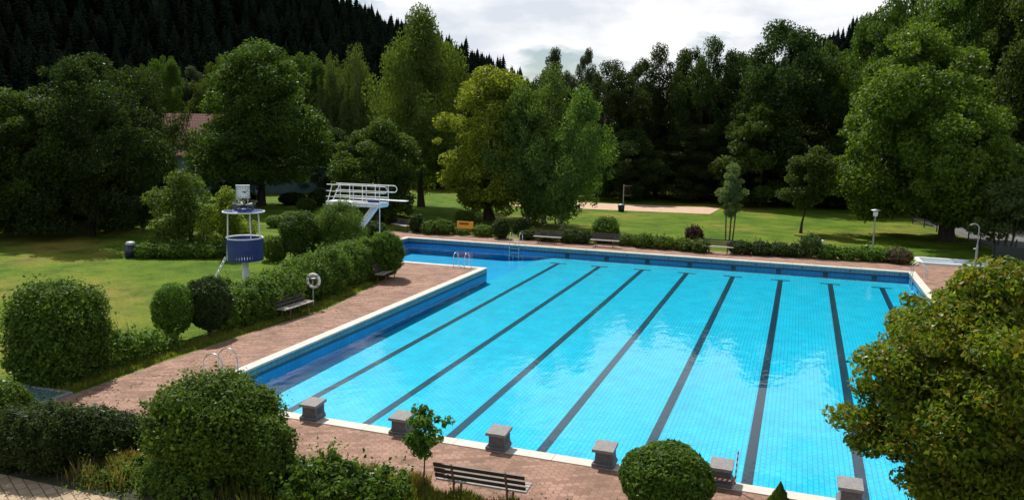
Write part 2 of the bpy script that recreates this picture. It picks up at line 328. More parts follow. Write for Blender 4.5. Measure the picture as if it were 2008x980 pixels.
DEEP = tiles('deep_water_tint_tiles', (.006,.47,.88), (.008,.52,.94), (.005,.32,.62), .25, .125, .011, True)  # bluer than FLOOR: light lost in deeper water is painted into the tile colour
WALLX = tiles('pool_wall_tiles_x', (.010,.44,.92), (.014,.48,.96), (.006,.32,.70), .25, .125, .01, vert='x')
WALLY = tiles('pool_wall_tiles_y', (.010,.44,.92), (.014,.48,.96), (.006,.32,.70), .25, .125, .01, vert='y')
BANDX = tiles('rim_tiles_x', (.08,.21,.28), (.11,.26,.33), (.05,.12,.17), .25, .125, .016, vert='x'); BANDY = tiles('rim_tiles_y', (.08,.21,.28), (.11,.26,.33), (.05,.12,.17), .25, .125, .016, vert='y')
LINE = tiles('dark_lane_tiles', (.008,.011,.030), (.012,.016,.040), (.008,.012,.03), .25, .125, .012, True); GUT = simple('gutter_and_reflection', (.012,.03,.07), .4)  # GUT: overflow gutter, with the dark reflection at the waterline in its colour
# water
m, t, o = mat('pool_water'); P = pos(t); mp = t.nodes.new('ShaderNodeMapping'); mp.inputs['Scale'].default_value = (1, .55, 1); mp.inputs['Rotation'].default_value = (0, 0, -.3); L(t, P, mp.inputs[0])
h = math_n(t, 'ADD', noise(t, mp.outputs[0], 1.3, 3, .5), math_n(t, 'MULTIPLY', noise(t, mp.outputs[0], 5.5, 3, .5, .4), .22))
bm = t.nodes.new('ShaderNodeBump'); bm.inputs['Strength'].default_value = .35; bm.inputs['Distance'].default_value = .045; L(t, h, bm.inputs['Height'])
tr = t.nodes.new('ShaderNodeBsdfTransparent'); tr.inputs[0].default_value = (.76,.965,.99,1); gl = t.nodes.new('ShaderNodeBsdfGlossy'); gl.inputs['Roughness'].default_value = .015; L(t, bm.outputs[0], gl.inputs['Normal'])
fr = t.nodes.new('ShaderNodeFresnel'); fr.inputs[0].default_value = 1.33; L(t, bm.outputs[0], fr.inputs['Normal'])
ms = t.nodes.new('ShaderNodeMixShader'); L(t, fr.outputs[0], ms.inputs[0]); L(t, tr.outputs[0], ms.inputs[1]); L(t, gl.outputs[0], ms.inputs[2]); L(t, ms.outputs[0], o.inputs[0]); WATER = m
m, t, o = mat('court_sand'); P = pos(t); princ(t, o, ramp(t, noise(t, P, 2.0, 6, .7), [(.3, (.42,.28,.20)), (.7, (.58,.41,.30))]), .95, 0, .1, noise(t, P, 5, 4), .8, .05); SAND = m
m, t, o = mat('asphalt'); P = pos(t); princ(t, o, ramp(t, noise(t, P, 3.0, 6, .7), [(.3, (.10,.10,.10)), (.7, (.17,.165,.16))]), .9, 0, .2); ASPH = m
m, t, o = mat('footbath_blue'); P = pos(t); princ(t, o, ramp(t, noise(t, P, 1.0, 4, .6), [(.3, (.05,.13,.20)), (.7, (.10,.20,.28))]), .12, 0, .5); BATHB = m
m, t, o = mat('footbath_pale'); P = pos(t); princ(t, o, ramp(t, noise(t, P, 1.0, 4, .6), [(.3, (.25,.33,.38)), (.7, (.38,.46,.50))]), .15, 0, .5); BATHP = m

# ------------------------------------------------------------------ the setting
PW, PL, PS, PX = 21.2, 30.8, 22.2, -9.0      # pool width, length, shelf of the diving leg, left end of the leg
WL = -0.35
def in_pool(x, y, e=0.0):
    return (0-e < x < PW+e and 0-e < y < PL+e) or (PX-e < x < PW+e and PS-e < y < PL+e)
# ground: one sheet out to the horizon, with the hole of the pool left open
xs = sorted(set(list(np.linspace(-2500, -520, 8))+list(np.arange(-500, 420, 9.0))+list(np.linspace(430, 2500, 8))+[PX-.2, -.2, PW+.2]))
ys = sorted(set(list(np.linspace(-1500, -60, 6))+list(np.arange(-50, 500, 9.0))+list(np.linspace(510, 4000, 10))+[-.2, PS-.2, PL+.2]))
V = [(x, y, hz(x, y)-.045) for y in ys for x in xs]; F = []
nx = len(xs)
for j in range(len(ys)-1):
    for i in range(nx-1):
        if in_pool((xs[i]+xs[i+1])/2, (ys[j]+ys[j+1])/2, .25): continue
        F.append((j*nx+i, j*nx+i+1, (j+1)*nx+i+1, (j+1)*nx+i))
g = MB(); g.add(V, F, True); o = g.build('lawn', LAWN); FLR = simple('forest_floor', (.014,.016,.008), .95, var=.4, scale=.3); o.data.materials.append(FLR)
for p_ in o.data.polygons:
    if p_.center.z > .4 or (p_.center-Vector((CX, CY, 0))).length > 150: p_.material_index = 1
tag(o, 'mown park lawn and wooded slopes around the pool', kind='structure')

def sheet(name, rects, z, mtl, label, thick=None):
    mb = MB()
    for r in rects:
        if len(r) == 4 and not isinstance(r[0], tuple):
            x0, x1, y0, y1 = r; mb.add([(x0,y0,z),(x1,y0,z),(x1,y1,z),(x0,y1,z)], [(0,1,2,3)])
        else: mb.add([(x, y, z) for x, y in r], [tuple(range(len(r)))])
    return tag(mb.build(name, mtl), label, kind='structure')
cw = .345
deck_rects = [
 [(-2.4,-1.75),(-cw,-1.75),(-cw,PS-cw),(-4.6,PS-cw),(-3.1,16.0),(-2.35,10.5),(-2.75,6.0),(-2.9,2.0),(-2.9,-1.75)],
 [(-cw,-2.95),(28.0,-2.95),(28.0,-cw),(-cw,-cw)], [(-cw,-3.3),(6.0,-3.3),(6.0,-2.95),(-cw,-2.95)],
 [(PW+cw,-cw),(28.0,-cw),(28.0,34.1),(PW+cw,34.1)],
 [(-12.5,PL+cw),(PW+cw,PL+cw),(PW+cw,34.1),(-12.5,33.8)],
 [(-12.5,PS-cw),(PX-cw,PS-cw),(PX-cw,PL+cw),(-12.5,PL+cw)], [(-7.0,PS-3),(-4.6,PS-3),(-4.6,PS-cw),(-7.0,PS-cw)]]
deck_rects[0] = [(-2.9,-1.75),(-cw,-1.75),(-cw,PS-cw),(-4.6,PS-cw),(-4.6,PS-.35),(-3.1,16.0),(-2.35,10.5),(-2.75,6.0),(-2.9,2.0)]
sheet('pool_deck', deck_rects, -.02, DECK, 'reddish paved deck around the swimming pool')
sheet('entrance_path', [(-14, 7.5, -12, -5.3)], -.02, BEIGE, 'beige block paved path at the near left')
sheet('planting_bed', [(-9, 6.0, -5.3, -3.3), (6.0, 28, -5.3, -2.95), (-9, -.345, -3.3, -1.75), (-.345, -.34, -3.3, -2.95)], -.032, SOIL, 'planted bed between the deck and the near path')
a, b, c, d = G(1005, 408), G(1392, 419), G(1414, 407), G(1130, 396)
a = G(980, 402)
sheet('sand_court', [[a, b, c, d]], -.03, SAND, 'pale sand court on the far lawn')
fa, fb = (25.0, 58.0), (28.6, 36.0)
sheet('side_road', [[(fb[0]+.8, fb[1]-14), (fb[0]+12, fb[1]-14), (fb[0]+12, 36), (fa[0]+9, 62), (fa[0]+5, 80), (fa[0]-1, 80), (fa[0]+.7, 58), (fb[0]+.8, 36)]], -.03, ASPH, 'grey asphalt road beyond the fence on the right')

# pool basin
def fz(y): return -1.0+.38*y/PL
bs = MB()
Y = [0, PS, PL]
bs.add([(1.2,0,fz(0)),(PW,0,fz(0)),(PW,PS,fz(PS)),(1.2,PS,fz(PS)),(PW,PL,fz(PL)),(1.2,PL,fz(PL)),(0,0,fz(0)),(0,PS,-.80),(0,PL,-.85),(-2.0,PS,-1.0),(-2.0,PL,-1.0),(PX,PS,-1.0),(PX,PL,-1.0)],
       [(0,1,2,3),(3,2,4,5),(6,0,3,7),(7,3,5,8)])
basin = bs.build('pool_basin', FLOOR); MB().add([(0,PS,-.80),(0,PL,-.85),(-2.0,PS,-1.0),(-2.0,PL,-1.0),(PX,PS,-1.0),(PX,PL,-1.0)], [(2,0,1,3),(4,2,3,5)]).build('deep_floor', DEEP, basin); tag(basin, 'blue tiled floor of the swimming pool', kind='structure')
segs = [((0,0),(PW,0),'x'),((PW,0),(PW,PL),'y'),((PW,PL),(PX,PL),'x'),((PX,PL),(PX,PS),'y'),((PX,PS),(0,PS),'x'),((0,PS),(0,0),'y')]
for (x0,y0),(x1,y1),ax in segs:
    for nm, z0, z1, mt in (('wall_tiles', -1.05, WL-.002, WALLX if ax == 'x' else WALLY), ('waterline_strip', WL-.002, -.27, GUT), ('rim_tiles', -.27, -.06, BANDX if ax == 'x' else BANDY)):
        MB().add([(x0,y0,z0),(x1,y1,z0),(x1,y1,z1),(x0,y0,z1)], [(0,1,2,3)]).build(nm, mt, basin)
# coping stones, slightly overhanging the wall
k = .02
for (x0,x1,y0,y1,mt) in ((-cw,PW+cw,-cw,k,COPX),(-cw,k,k,PS-cw,COPY),(PX-cw,k,PS-cw,PS+k,COPX),(PX-cw,PX+k,PS+k,PL-k,COPY),(PX-cw,PW+cw,PL-k,PL+cw,COPX),(PW-k,PW+cw,k,PL-k,COPY)):
    MB().bbox(x0,x1,y0,y1,-.06,.0,.008).build('coping', mt, basin)
def lane_x(i, f):    # near and far ends of a lane line
    return (1.62+2.575*i)*(1-f)+(2.02+2.53*i)*f
for i in range(8):
    y0, y1 = 2.0*0+1.0, 28.75; xa, xb = lane_x(i, y0/PL), lane_x(i, y1/PL); mb = MB(); w = .13; zt = .005
    mb.add([(xa-w,y0,fz(y0)+zt),(xa+w,y0,fz(y0)+zt),(xb+w,y1,fz(y1)+zt),(xb-w,y1,fz(y1)+zt)], [(0,1,2,3)])
    mb.add([(xb-.5,y1,fz(y1)+zt),(xb+.5,y1,fz(y1)+zt),(xb+.5,y1+.22,fz(y1+.22)+zt),(xb-.5,y1+.22,fz(y1+.22)+zt)], [(0,1,2,3)])
    mb.build('lane_line', LINE, basin)
    xm = 2.0+2.5*i; MB().box(xm-.14, xm+.14, PL-.012, PL-.002, -.62, WL-.01).build('wall_marker', LINE, basin)
    MB().tube([(xm+1.25,PL-.02,-.16),(xm+1.25,PL-.05,-.16)], .04, 10).build('rope_anchor', BLACK, basin)
wt = MB(); wt.add([(0,0,WL),(PW,0,WL),(PW,PL,WL),(0,PL,WL),(0,PS,WL),(PX,PL,WL),(PX,PS,WL)], [(0,1,2,3,4),(4,3,5,6)]); tag(wt.build('pool_water', WATER), 'clear water filling the swimming pool', kind='structure')

# ------------------------------------------------------------------ starting blocks
blk0 = None
blabels = ['starting block at the left end of the near pool edge, beside the round bush', 'starting block partly behind the slim sapling', 'starting block on the near edge just behind the wooden bench',
           'starting block between the wooden bench and the trimmed ball bush', 'starting block with striped tape, right behind the trimmed ball bush', 'starting block farthest right, next to the small conifer']
def make_block():
    r = empty('starting_block', (0,0,0), 'x', 'starting block', 'concrete starting blocks along the near pool edge')
    MB().bbox(-.24,.24,-.02,.46,0,.075,.015).build('base', CONC, r)
    prof = [(.20,.075),(.17,.10),(.145,.14),(.14,.20),(.14,.335)]
    mb = MB(); 
    for (a, z0), (b_, z1) in zip(prof[:-1], prof[1:]):
        mb.hexa([(-a-.03,.03,z0),(a+.07,.03,z0),(a+.07,.42,z0),(-a-.03,.42,z0),(-b_-.03,.03,z1),(b_+.07,.03,z1),(b_+.07,.42,z1),(-b_-.03,.42,z1)])
    mb.build('pedestal', CONC, r)
    MB().box(.2105,.215,.10,.34,.12,.30).build('side_panel', DWOOD, r)
    MB().hexa([(-.24,-.02,.335),(.24,-.02,.335),(.24,.50,.375),(-.24,.50,.375),(-.235,-.015,.40),(.235,-.015,.40),(.235,.495,.44),(-.235,.495,.44)]).build('top_slab', CONCTOP, r)
    return r
def copy_tree(o, parent=None, keep=True):
    c = o.copy(); COL.objects.link(c); c.parent = parent
    for ch in [x for x in CH.get(o.name, [])]: copy_tree(ch, c)
    return c
CH = {}
def index_children(root):
    for ch in root.children: CH.setdefault(root.name, []).append(ch); index_children(ch)
blk0 = make_block(); index_children(blk0)
for i in range(6):
    b_ = blk0 if i == 0 else copy_tree(blk0); b_.location = (4.06+2.5*i, -.335, .001); b_['label'] = blabels[i]
mb = MB(); mw = MB()
px_, py_ = 14.06+.29, -.30
for k in range(12):
    if not k: r = empty('striped_pole', (0,0,0), 'thin red and white striped rod standing beside the taped starting block', 'pole')
    z = .02+k*.065; MB().tube([(px_+.003*k, py_+.004*k, z), (px_+.003*(k+1), py_+.004*(k+1), z+.0645)], .016, 8).build('red_band' if k % 2 else 'white_band', RED if k % 2 else WHITE, r)
mb = MB(); mw = MB()
for k in range(10):
    if not k: r = empty('barrier_tape', (0,0,0), 'red and white striped tape across the back of one starting block', 'tape')
    x = 13.815+k*.05; MB().hexa([(x,-.336,.15),(x+.05,-.336,.15),(x+.05,-.34,.15),(x,-.34,.15),(x+.03,-.336,.20),(x+.08,-.336,.20),(x+.08,-.34,.20),(x+.03,-.34,.20)]).build('red_stripe' if k % 2 else 'white_stripe', RED if k % 2 else WHITE, r)

# ------------------------------------------------------------------ pool ladders
def make_ladder():
    r = empty('pool_ladder', (0,0,0), 'x', 'pool ladder', 'steel pool ladders at the pool edge')
    for s in (-.32, .32):
        pts = [(s,-.62,0),(s,-.62,.42)]+[(s,-.62+.34*(1-math.cos(a)),.42+.34*math.sin(a)) for a in np.linspace(.25, math.pi-.35, 9)]+[(s,.055,.30),(s,.06,.0),(s,.06,-.85)]
        MB().tube(pts, .021, 8).build('handrail', STEEL, r)
        MB().lathe([(.05,0),(.05,.012),(.022,.02)], (s,-.62,0), 12).build('flange', STEEL, r)
    MB().tube([(-.32,-.62,.10),(.32,-.62,.10)], .012, 6).build('crossbar', STEEL, r)
    for z in (-.25,-.5,-.75): MB().box(-.30,.30,.02,.10,z,z+.03).build('step', STEEL, r)
    return r
lad0 = make_ladder(); index_children(lad0)
ls = [((0,1.75,0), -90, 'steel ladder at the left pool side nearest to the big round bush'), ((-1.35,PS,0), 0, 'steel ladder at the corner where the deck juts into the pool'),
      (((G(1014,478))[0],PL,0), 180, 'steel ladder on the far pool edge in front of the hedge'), ((PW,29.3,0), 90, 'steel ladder at the far right corner of the pool')]
for i, (loc, rz, lb) in enumerate(ls):
    q = lad0 if i == 0 else copy_tree(lad0); q.location = (loc[0], loc[1], .001); q.rotation_euler = (0,0,rad(rz)); q['label'] = lb

# ------------------------------------------------------------------ benches (local: seat faces +Y)
def make_bench():
    r = empty('park_bench', (0,0,0), 'x', 'bench', 'slatted wooden benches around the pool')
    for k in range(4): MB().bbox(-.93,.93,-.02+k*.115,.075+k*.115,.42,.455,.005).build('seat_slat', LWOOD, r)
    for k in range(3):
        y, z = -.06-.045*k, .50+.125*k
        mb = MB(); mb.hexa([(-.93,y,z),(.93,y,z),(.93,y+.03,z+.008),(-.93,y+.03,z+.008),(-.93,y-.03,z+.085),(.93,y-.03,z+.085),(.93,y,z+.093),(-.93,y,z+.093)]); mb.build('back_slat', DWOOD, r)
    for s in (-.55, .55):
        MB().tube([(s,-.02,0),(s,-.03,.42),(s,-.185,.86)], .024, 6).build('leg', RUST, r)
        MB().tube([(s,.38,0),(s,.38,.42)], .024, 6).build('leg', RUST, r)
        MB().box(s-.02,s+.02,-.02,.42,.385,.418).build('brace', DWOOD, r)
    return r
ben0 = make_bench(); index_children(ben0)
def bpos(px, py): x, y = G(px, py); return (x, y, -.019)
bl = [((9.75,-2.95,-.02), 2, 'slatted bench seen from behind in the foreground beside the sapling'),
      ((-2.95,9.0,-.02), -92, 'bench on the left path below the life ring'), ((-3.3,16.9,-.02), -84, 'bench on the left path beside the dark round bush'),
      ((*G(1075,476),-.02), 180, 'bench at the far deck in front of the birch trunks'), ((*G(1187,483),-.02), 180, 'bench at the far deck in front of the square clipped bush'),
      ((*G(1408,496),-.02), 180, 'bench at the far deck in front of the thin multi-stem young tree'), ((*G(790,452),-.02), 150, 'bench in the shade beyond the diving leg of the pool')]
for i, (loc, rz, lb) in enumerate(bl):
    q = ben0 if i == 0 else copy_tree(ben0); q.location = loc; q.rotation_euler = (0,0,rad(rz)); q['label'] = lb

# ------------------------------------------------------------------ lifeguard tower
tx, ty = G(482, 552); s_ = 1.0
r = empty('lifeguard_tower', (tx,ty,-.045), 'blue and white lifeguard tower with a round basket and clock on top', 'lifeguard tower')
face = math.atan2(CY-ty, CX-tx)
fx, fy = math.cos(face), math.sin(face); al_ = math.atan2(-HR[1]+fy*.35, -HR[0]+fx*.35)
def hh(py): return HT(tx, ty, py)
zb, zt_, zr, zc0, zc1 = hh(505), hh(464), hh(413), hh(387), hh(361)
MB().lathe([(.22,0),(.16,.05),(.15,zb),(0,zb)], n=20).build('column', WHITE, r)
MB().lathe([(0,zb-.04),(.80,zb-.04),(.80,zb+.04),(0,zb+.04)], n=32, smooth=False).build('floor_plate', WHITE, r)
sl = MB()
for k in range(44):
    a = 2*math.pi*k/44; b0 = (al_+.1)
    if abs(((a-b0+math.pi) % (2*math.pi))-math.pi) < .33: continue
    ca, sa = math.cos(a), math.sin(a); w = .0545; tn = np.array([-sa, ca]); ro = .835
    p = [np.array([ca*rr, sa*rr])+tn*ww for rr, ww in ((ro,-w),(ro,w),(ro-.015,w),(ro-.015,-w))]
    sl.hexa([(*q, zb-.05) for q in p]+[(*q, zt_-.02) for q in p])
sl.build('slat_screen', BLUE, r)
ring = [(.82*math.cos(a), .82*math.sin(a), zt_) for a in np.linspace((al_+.1)+.33, (al_+.1)+2*math.pi-.33, 40)]; MB().tube(ring, .035, 8).build('top_rail', WHITE, r)
al_ = math.atan2(-HR[1], -HR[0])
for a in (al_+.15, face+2.75, face+1.15):
    MB().tube([(.79*math.cos(a),.79*math.sin(a),zb),(.70*math.cos(a),.70*math.sin(a),zr)], .032, 8).build('post', WHITE, r)
MB().lathe([(0,zr+.16),(.3,zr+.13),(.93,zr+.02),(.94,zr-.01),(.9,zr-.02),(0,zr+.06)], n=36).build('canopy', BLUE, r)
MB().lathe([(.9,zr+.035),(.95,zr+.03),(.95,zr-.025),(.9,zr-.02)], n=36).build('canopy_rim', WHITE, r)
for a in np.linspace(0, 2*math.pi, 6, endpoint=False)[:5]:
    c0, s0 = math.cos(a+.3), math.sin(a+.3)
    hn = MB(); hn.tube([(.12*c0,.12*s0,zr+.28),(.30*c0,.30*s0,zr+.27),(.46*c0,.46*s0,zr+.25)], [.05,.07,.16], 12); hn.build('loudspeaker', DGREY, r)
MB().tube([(.62*math.cos(a), .62*math.sin(a), zr+.46) for a in np.linspace(0, 2*math.pi, 28)], .014, 6).build('guard_ring', BLACK, r)
rn = MB()
for a in np.linspace(.2, 2*math.pi+.2, 6, endpoint=False): MB().tube([(.62*math.cos(a),.62*math.sin(a),zr+.05),(.62*math.cos(a),.62*math.sin(a),zr+.46)], .012, 6).build('guard_stay', BLACK, r)
lx, ly = -fy, fx
for s in (-.2, .2): MB().tube([(lx*s,ly*s,zr+.1),(lx*s,ly*s,zc0+.02)], .022, 8).build('clock_bracket', WHITE, r)
def obox(mb, ax, u0, u1, v0, v1, w0, w1):   # box in (sideways, forward, up) of the face direction
    P = []
    for w in (w0, w1):
        for u, v in ((u0,v0),(u1,v0),(u1,v1),(u0,v1)): P.append((lx*u+fx*v, ly*u+fy*v, w))
    return mb.hexa(P)
hs = (zc1-zc0)/2; zc = (zc0+zc1)/2
ck = obox(MB(), 0, -hs, hs, -.14, .14, zc0, zc1).build('clock_case', RENDERW, r)
dl = MB(); 
cen = np.array([fx*.143, fy*.143, zc]); U = np.array([lx, ly, 0]); Wv = np.array([0, 0, 1.0])
dl.add([cen+U*(math.cos(a)*hs*.92)+Wv*(math.sin(a)*hs*.92) for a in np.linspace(0, 2*math.pi, 32, endpoint=False)], [tuple(range(32))]); dl.build('clock_dial', WHITE, ck)
mk = MB(); cen2 = np.array([fx*.147, fy*.147, zc])
def bar(mb, a, r0, r1, w):
    d_ = U*math.sin(a)*-1+Wv*math.cos(a); n_ = U*math.cos(a)+Wv*math.sin(a); mb.add([cen2+d_*r0-n_*w, cen2+d_*r0+n_*w, cen2+d_*r1+n_*w, cen2+d_*r1-n_*w], [(0,1,2,3)])
for k in range(12): bar(mk, k*math.pi/6, hs*.68, hs*.86, hs*.045)
mk.build('hour_marks', BLACK, ck)
hd = MB(); cen2 = np.array([fx*.152, fy*.152, zc]); bar(hd, rad(-80), -hs*.1, hs*.68, hs*.05); bar(hd, rad(-112), -hs*.1, hs*.48, hs*.06); hd.build('clock_hands', BLACK, ck)
ladb = MB(); a0 = face-math.pi*.30-.55*0
aL = (al_+.1)
# ladder leaning from the ground up to the opening
LA = -HR*.92+np.array([fx, fy])*.39; LA /= np.linalg.norm(LA)
bx_, by_ = LA*1.5; top = LA*.85; tang = np.array([-LA[1], LA[0]])*.22
for s in (-1, 1): MB().tube([(bx_+tang[0]*s, by_+tang[1]*s, 0), (top[0]+tang[0]*s, top[1]+tang[1]*s, zb+.1)], .022, 8).build('ladder_rail', WHITE, r)
for k in range(1, 6):
    q = k/6; c_ = LA*(1.5-.65*q); MB().tube([(c_[0]-tang[0], c_[1]-tang[1], q*(zb+.1)), (c_[0]+tang[0], c_[1]+tang[1], q*(zb+.1))], .018, 8).build('rung', WHITE, r)

# ------------------------------------------------------------------ diving board
DY = 26.5
def XA(px, z):      # x of the point at column px on the line y = DY, height z
    lo, hi = -30.0, 5.0
    for _ in range(50):
        mid_ = (lo+hi)/2; d_ = np.array([mid_, DY, z])-CC; p_ = 1004+FPX*(d_@RR)/(d_@FF)
        if p_ < px: lo = mid_
        else: hi = mid_
    return lo
tipx = XA(798, 2.9); zB = HT(tipx, DY, 394); xb0 = XA(690, zB); xp0, xp1 = XA(648, zB), XA(753, zB); zP = zB-.18; zR = HT(xp1, DY, 365)
r = empty('diving_board', (0,0,0), 'white three metre springboard tower with railings above the diving end', 'diving board')
MB().bbox(xp0,xp1,DY-.55,DY+.55,zP-.28,zP-.02,.02).build('platform', WHITE, r)
MB().hexa([(xb0,DY-.25,zB-.05+.04),(tipx,DY-.25,zB-.04),(tipx,DY+.25,zB-.04),(xb0,DY+.25,zB-.01),(xb0,DY-.25,zB+.03),(tipx,DY-.25,zB),(tipx,DY+.25,zB),(xb0,DY+.25,zB+.03)]).build('springboard', WHITE, r)
xf = XA(733, zB); MB().bbox(xf-.25,xf+.25,DY-.32,DY+.32,zP-.03,zB-.045,.02).build('fulcrum_box', BLUE, r)
xg = XA(697, .3)-.5; xt = XA(742, zP-.2)
MB().hexa([(xg-.2,DY-.18,-.02),(xg+.15,DY-.18,-.02),(xg+.15,DY+.18,-.02),(xg-.2,DY+.18,-.02),(xt-.42,DY-.18,zP-.26),(xt,DY-.18,zP-.26),(xt,DY+.18,zP-.26),(xt-.42,DY+.18,zP-.26)]).build('slanted_support', WHITE, r)
xr = XA(664, zR)
for s in (-.55, .55):
    xe = XA(770, zR) if s > 0 else XA(768, zR)
    for nm, z in (('top_rail', zR), ('middle_rail', zR-.40), ('lower_rail', zR-.74)):
        if nm == 'top_rail':
            zm = zR-.40; loop = [(xp0+.1,DY+s,z),(xe-.2,DY+s,z)]+[(xe-.2+.2*math.sin(a), DY+s, (z+zm)/2+.2*math.cos(a)) for a in np.linspace(0, math.pi, 8)[1:-1]]+[(xe-.2,DY+s,zm),(xp1-.1,DY+s,zm)]
            MB().tube(loop, .026, 8).build(nm, WHITE, r)
        else: MB().tube([(xp0+.05,DY+s,z),(xp1,DY+s,z)], .022, 8).build(nm, WHITE, r)
    for f_ in np.linspace(xp0+1.05, xp1, 4): MB().tube([(f_,DY+s,zP-.2),(f_,DY+s,zR)], .024, 8).build('baluster', WHITE, r)
    if s > 0: continue
    MB().tube([(xp1,DY+s,0),(xp1,DY+s,zP-.27)], .028, 8).build('post', WHITE, r)
    MB().lathe([(.14,0),(.14,.03),(.05,.12)], (xp1,DY+s,-.02), 12).build('post_foot', WHITE, r)
    pass
for s in (-.55, .55):
    MB().tube([(xp0-1.0,DY+s*.55,-.02),(xp0+.0,DY+s*.55,zP),(xp0+.42,DY+s*.8,zR)], .028, 8).build('stair_rail', WHITE, r)
for k in range(1, 10):
    q = k/10; MB().box(xp0-1.0*(1-q)-.06, xp0-1.0*(1-q)+.08, DY-.29, DY+.29, q*zP, q*zP+.03).build('tread', WHITE, r)

# ------------------------------------------------------------------ small things
x, y = G(257, 503); h_ = HT(x, y, 472)
r = empty('litter_bin', (x,y,-.045), 'tapered navy litter bin with a pale lid on the left lawn', 'bin'); MB().lathe([(0,0),(.30,0),(.255,h_*.82),(.0,h_*.82)], n=20, smooth=True).build('body', NAVYBIN, r); MB().lathe([(.27,h_*.82),(.27,h_*.88),(.20,h_*.99),(0,h_)], n=20).build('lid', GREYM, r)
x, y = G(1218, 414); h_ = HT(x, y, 399)
r = empty('litter_bin', (x,y,-.045), 'small black litter bin on the lawn in front of the sand court', 'bin'); MB().lathe([(0,0),(.27,0),(.32,h_*.85),(0,h_*.85)], n=16).build('body', BLACK, r); MB().lathe([(.35,h_*.85),(.36,h_*.9),(.1,h_),(0,h_)], n=16).build('lid', GREYM, r)
# life ring on its stand
x, y = G(614, 600); zc_ = HT(x, y, 549)
r = empty('life_ring_stand', (x,y,-.03), 'thin post holding the life ring beside the left bench', 'stand'); MB().tube([(0,0,0),(0,0,zc_+.1)], .03, 8).build('post', GREYM, r); MB().box(-.03,.12,-.12,.12,zc_+.08,zc_+.12).build('hook', GREYM, r)
rg = MB(); n_ = 40; a_ = np.linspace(0, 2*math.pi, n_+1)
rc = np.array([x+.10, y-.10]); dv = np.array([CX-x, CY-y]); dv /= np.linalg.norm(dv); sv = np.array([-dv[1], dv[0]])*.93+dv*.35; sv /= np.linalg.norm(sv)
R0 = .25
def rp(a): return (rc[0]+sv[0]*R0*math.sin(a), rc[1]+sv[1]*R0*math.sin(a), zc_+R0*1.05*math.cos(a))
rr_ = empty('life_ring', (0,0,0), 'white life ring hanging on a post above the path hedge', 'life ring'); MB().tube([rp(a) for a in a_], .058, 12, False).build('ring_body', RING, rr_)
for a0 in (.6, 2.2, 3.8, 5.3): MB().tube([rp(a) for a in np.linspace(a0, a0+.28, 5)], .061, 12, False).build('ring_band', GREYM, rr_)
# lamp post
x, y = G(1711, 488); h_ = HT(x, y, 409)
r = empty('park_lamp', (x,y,-.045), 'grey park lamp with a flat round hat behind the far hedge', 'lamp'); MB().tube([(0,0,0),(0,0,h_-.45)], [.06,.045], 10).build('pole', GREYM, r)
MB().lathe([(.09,h_-.47),(.14,h_-.42),(.16,h_-.12),(.10,h_-.10),(0,h_-.10)], n=16).build('lantern', WHITE, r); MB().lathe([(0,h_+.01),(.30,h_-.05),(.31,h_-.08),(.0,h_-.085)], n=20).build('hat', GREYM, r)
# shower
x, y = G(1912, 525); h_ = HT(x, y, 438)
r = empty('outdoor_shower', (x,y,-.02), 'thin curved shower post beside the pale foot basin', 'shower')
MB().tube([(0,0,0),(0,0,1.3)], .06, 10).build('riser', GREYM, r)
MB().tube([(0,0,1.3),(0,0,h_-.3)]+[(-.25*(1-math.cos(a)), 0, h_-.3+.28*math.sin(a)) for a in np.linspace(.2, 2.2, 8)], .032, 8).build('curved_pipe', GREYM, r); MB().lathe([(.02,.08),(.09,0),(0,-.01)], (-.42,0,h_-.12), 12).build('shower_head', GREYM, r); MB().tube([(-.02,0,1.1),(-.18,0,1.1)], .03, 8).build('valve', WHITE, r)
# foot basins
r = empty('foot_basin', (0,0,0), 'long pale foot basin with a white rim at the far right corner of the deck', 'foot basin')
x0, x1, y0, y1 = 22.1, 25.9, 34.35, 36.6
MB().add([(x0+.2,y0+.2,-.0),(x1-.2,y0+.2,-.0),(x1-.2,y1-.2,-.0),(x0+.2,y1-.2,-.0)], [(0,1,2,3)]).build('water_surface', BATHP, r)
for q in ((x0,x1,y0,y0+.25),(x0,x1,y1-.25,y1),(x0,x0+.25,y0+.25,y1-.25),(x1-.25,x1,y0+.25,y1-.25)): MB().bbox(*q,-.05,.09,.015).build('rim', WHITE, r)
r = empty('foot_basin', (0,0,0), 'blue foot basin with a thin pale rim beside the large cube shaped bush', 'foot basin')
x0, x1, y0, y1 = -5.6, -2.95, -2.6, -.95
MB().add([(x0+.1,y0+.1,.012),(x1-.1,y0+.1,.012),(x1-.1,y1-.1,.012),(x0+.1,y1-.1,.012)], [(0,1,2,3)]).build('water_surface', BATHB, r)
for q in ((x0,x1,y0,y0+.12),(x0,x1,y1-.12,y1),(x0,x0+.12,y0+.12,y1-.12),(x1-.12,x1,y0+.12,y1-.12)): MB().bbox(*q,-.06,.03,.01).build('rim', GREYM, r)
# orange sign
x, y = G(912, 461); z0, z1 = HT(x, y, 447), HT(x, y, 433); wd = 17/SC(x, y, 1)
r = empty('orange_sign', (x,y,-.03), 'rectangular orange sign on short posts in front of the far hedge', 'sign'); an = math.atan2(CX-x, y-CY)*.5; r.rotation_euler = (0,0,rad(4))
MB().bbox(-wd,wd,-.02,.01,z0,z1,.006).build('sign_board', ORANGE, r)
for s in (-wd*.8, wd*.8): MB().tube([(s,.03,0),(s,.03,z1)], .03, 8).build('post', GREYM, r)
tx_ = MB(); 
for k, (a, w) in enumerate(((-.55,.07),(-.44,.05),(-.36,.09),(-.24,.05),(-.16,.08),(-.05,.06),(.05,.09),(.17,.05),(.25,.08))): tx_.box(a*wd*1.3,(a*wd*1.3+w*.9),-.024,-.021,z1-(z1-z0)*(.52 if k % 2 else .46),z1-(z1-z0)*.18)
tx_.build('dark_lettering', BLACK, r)
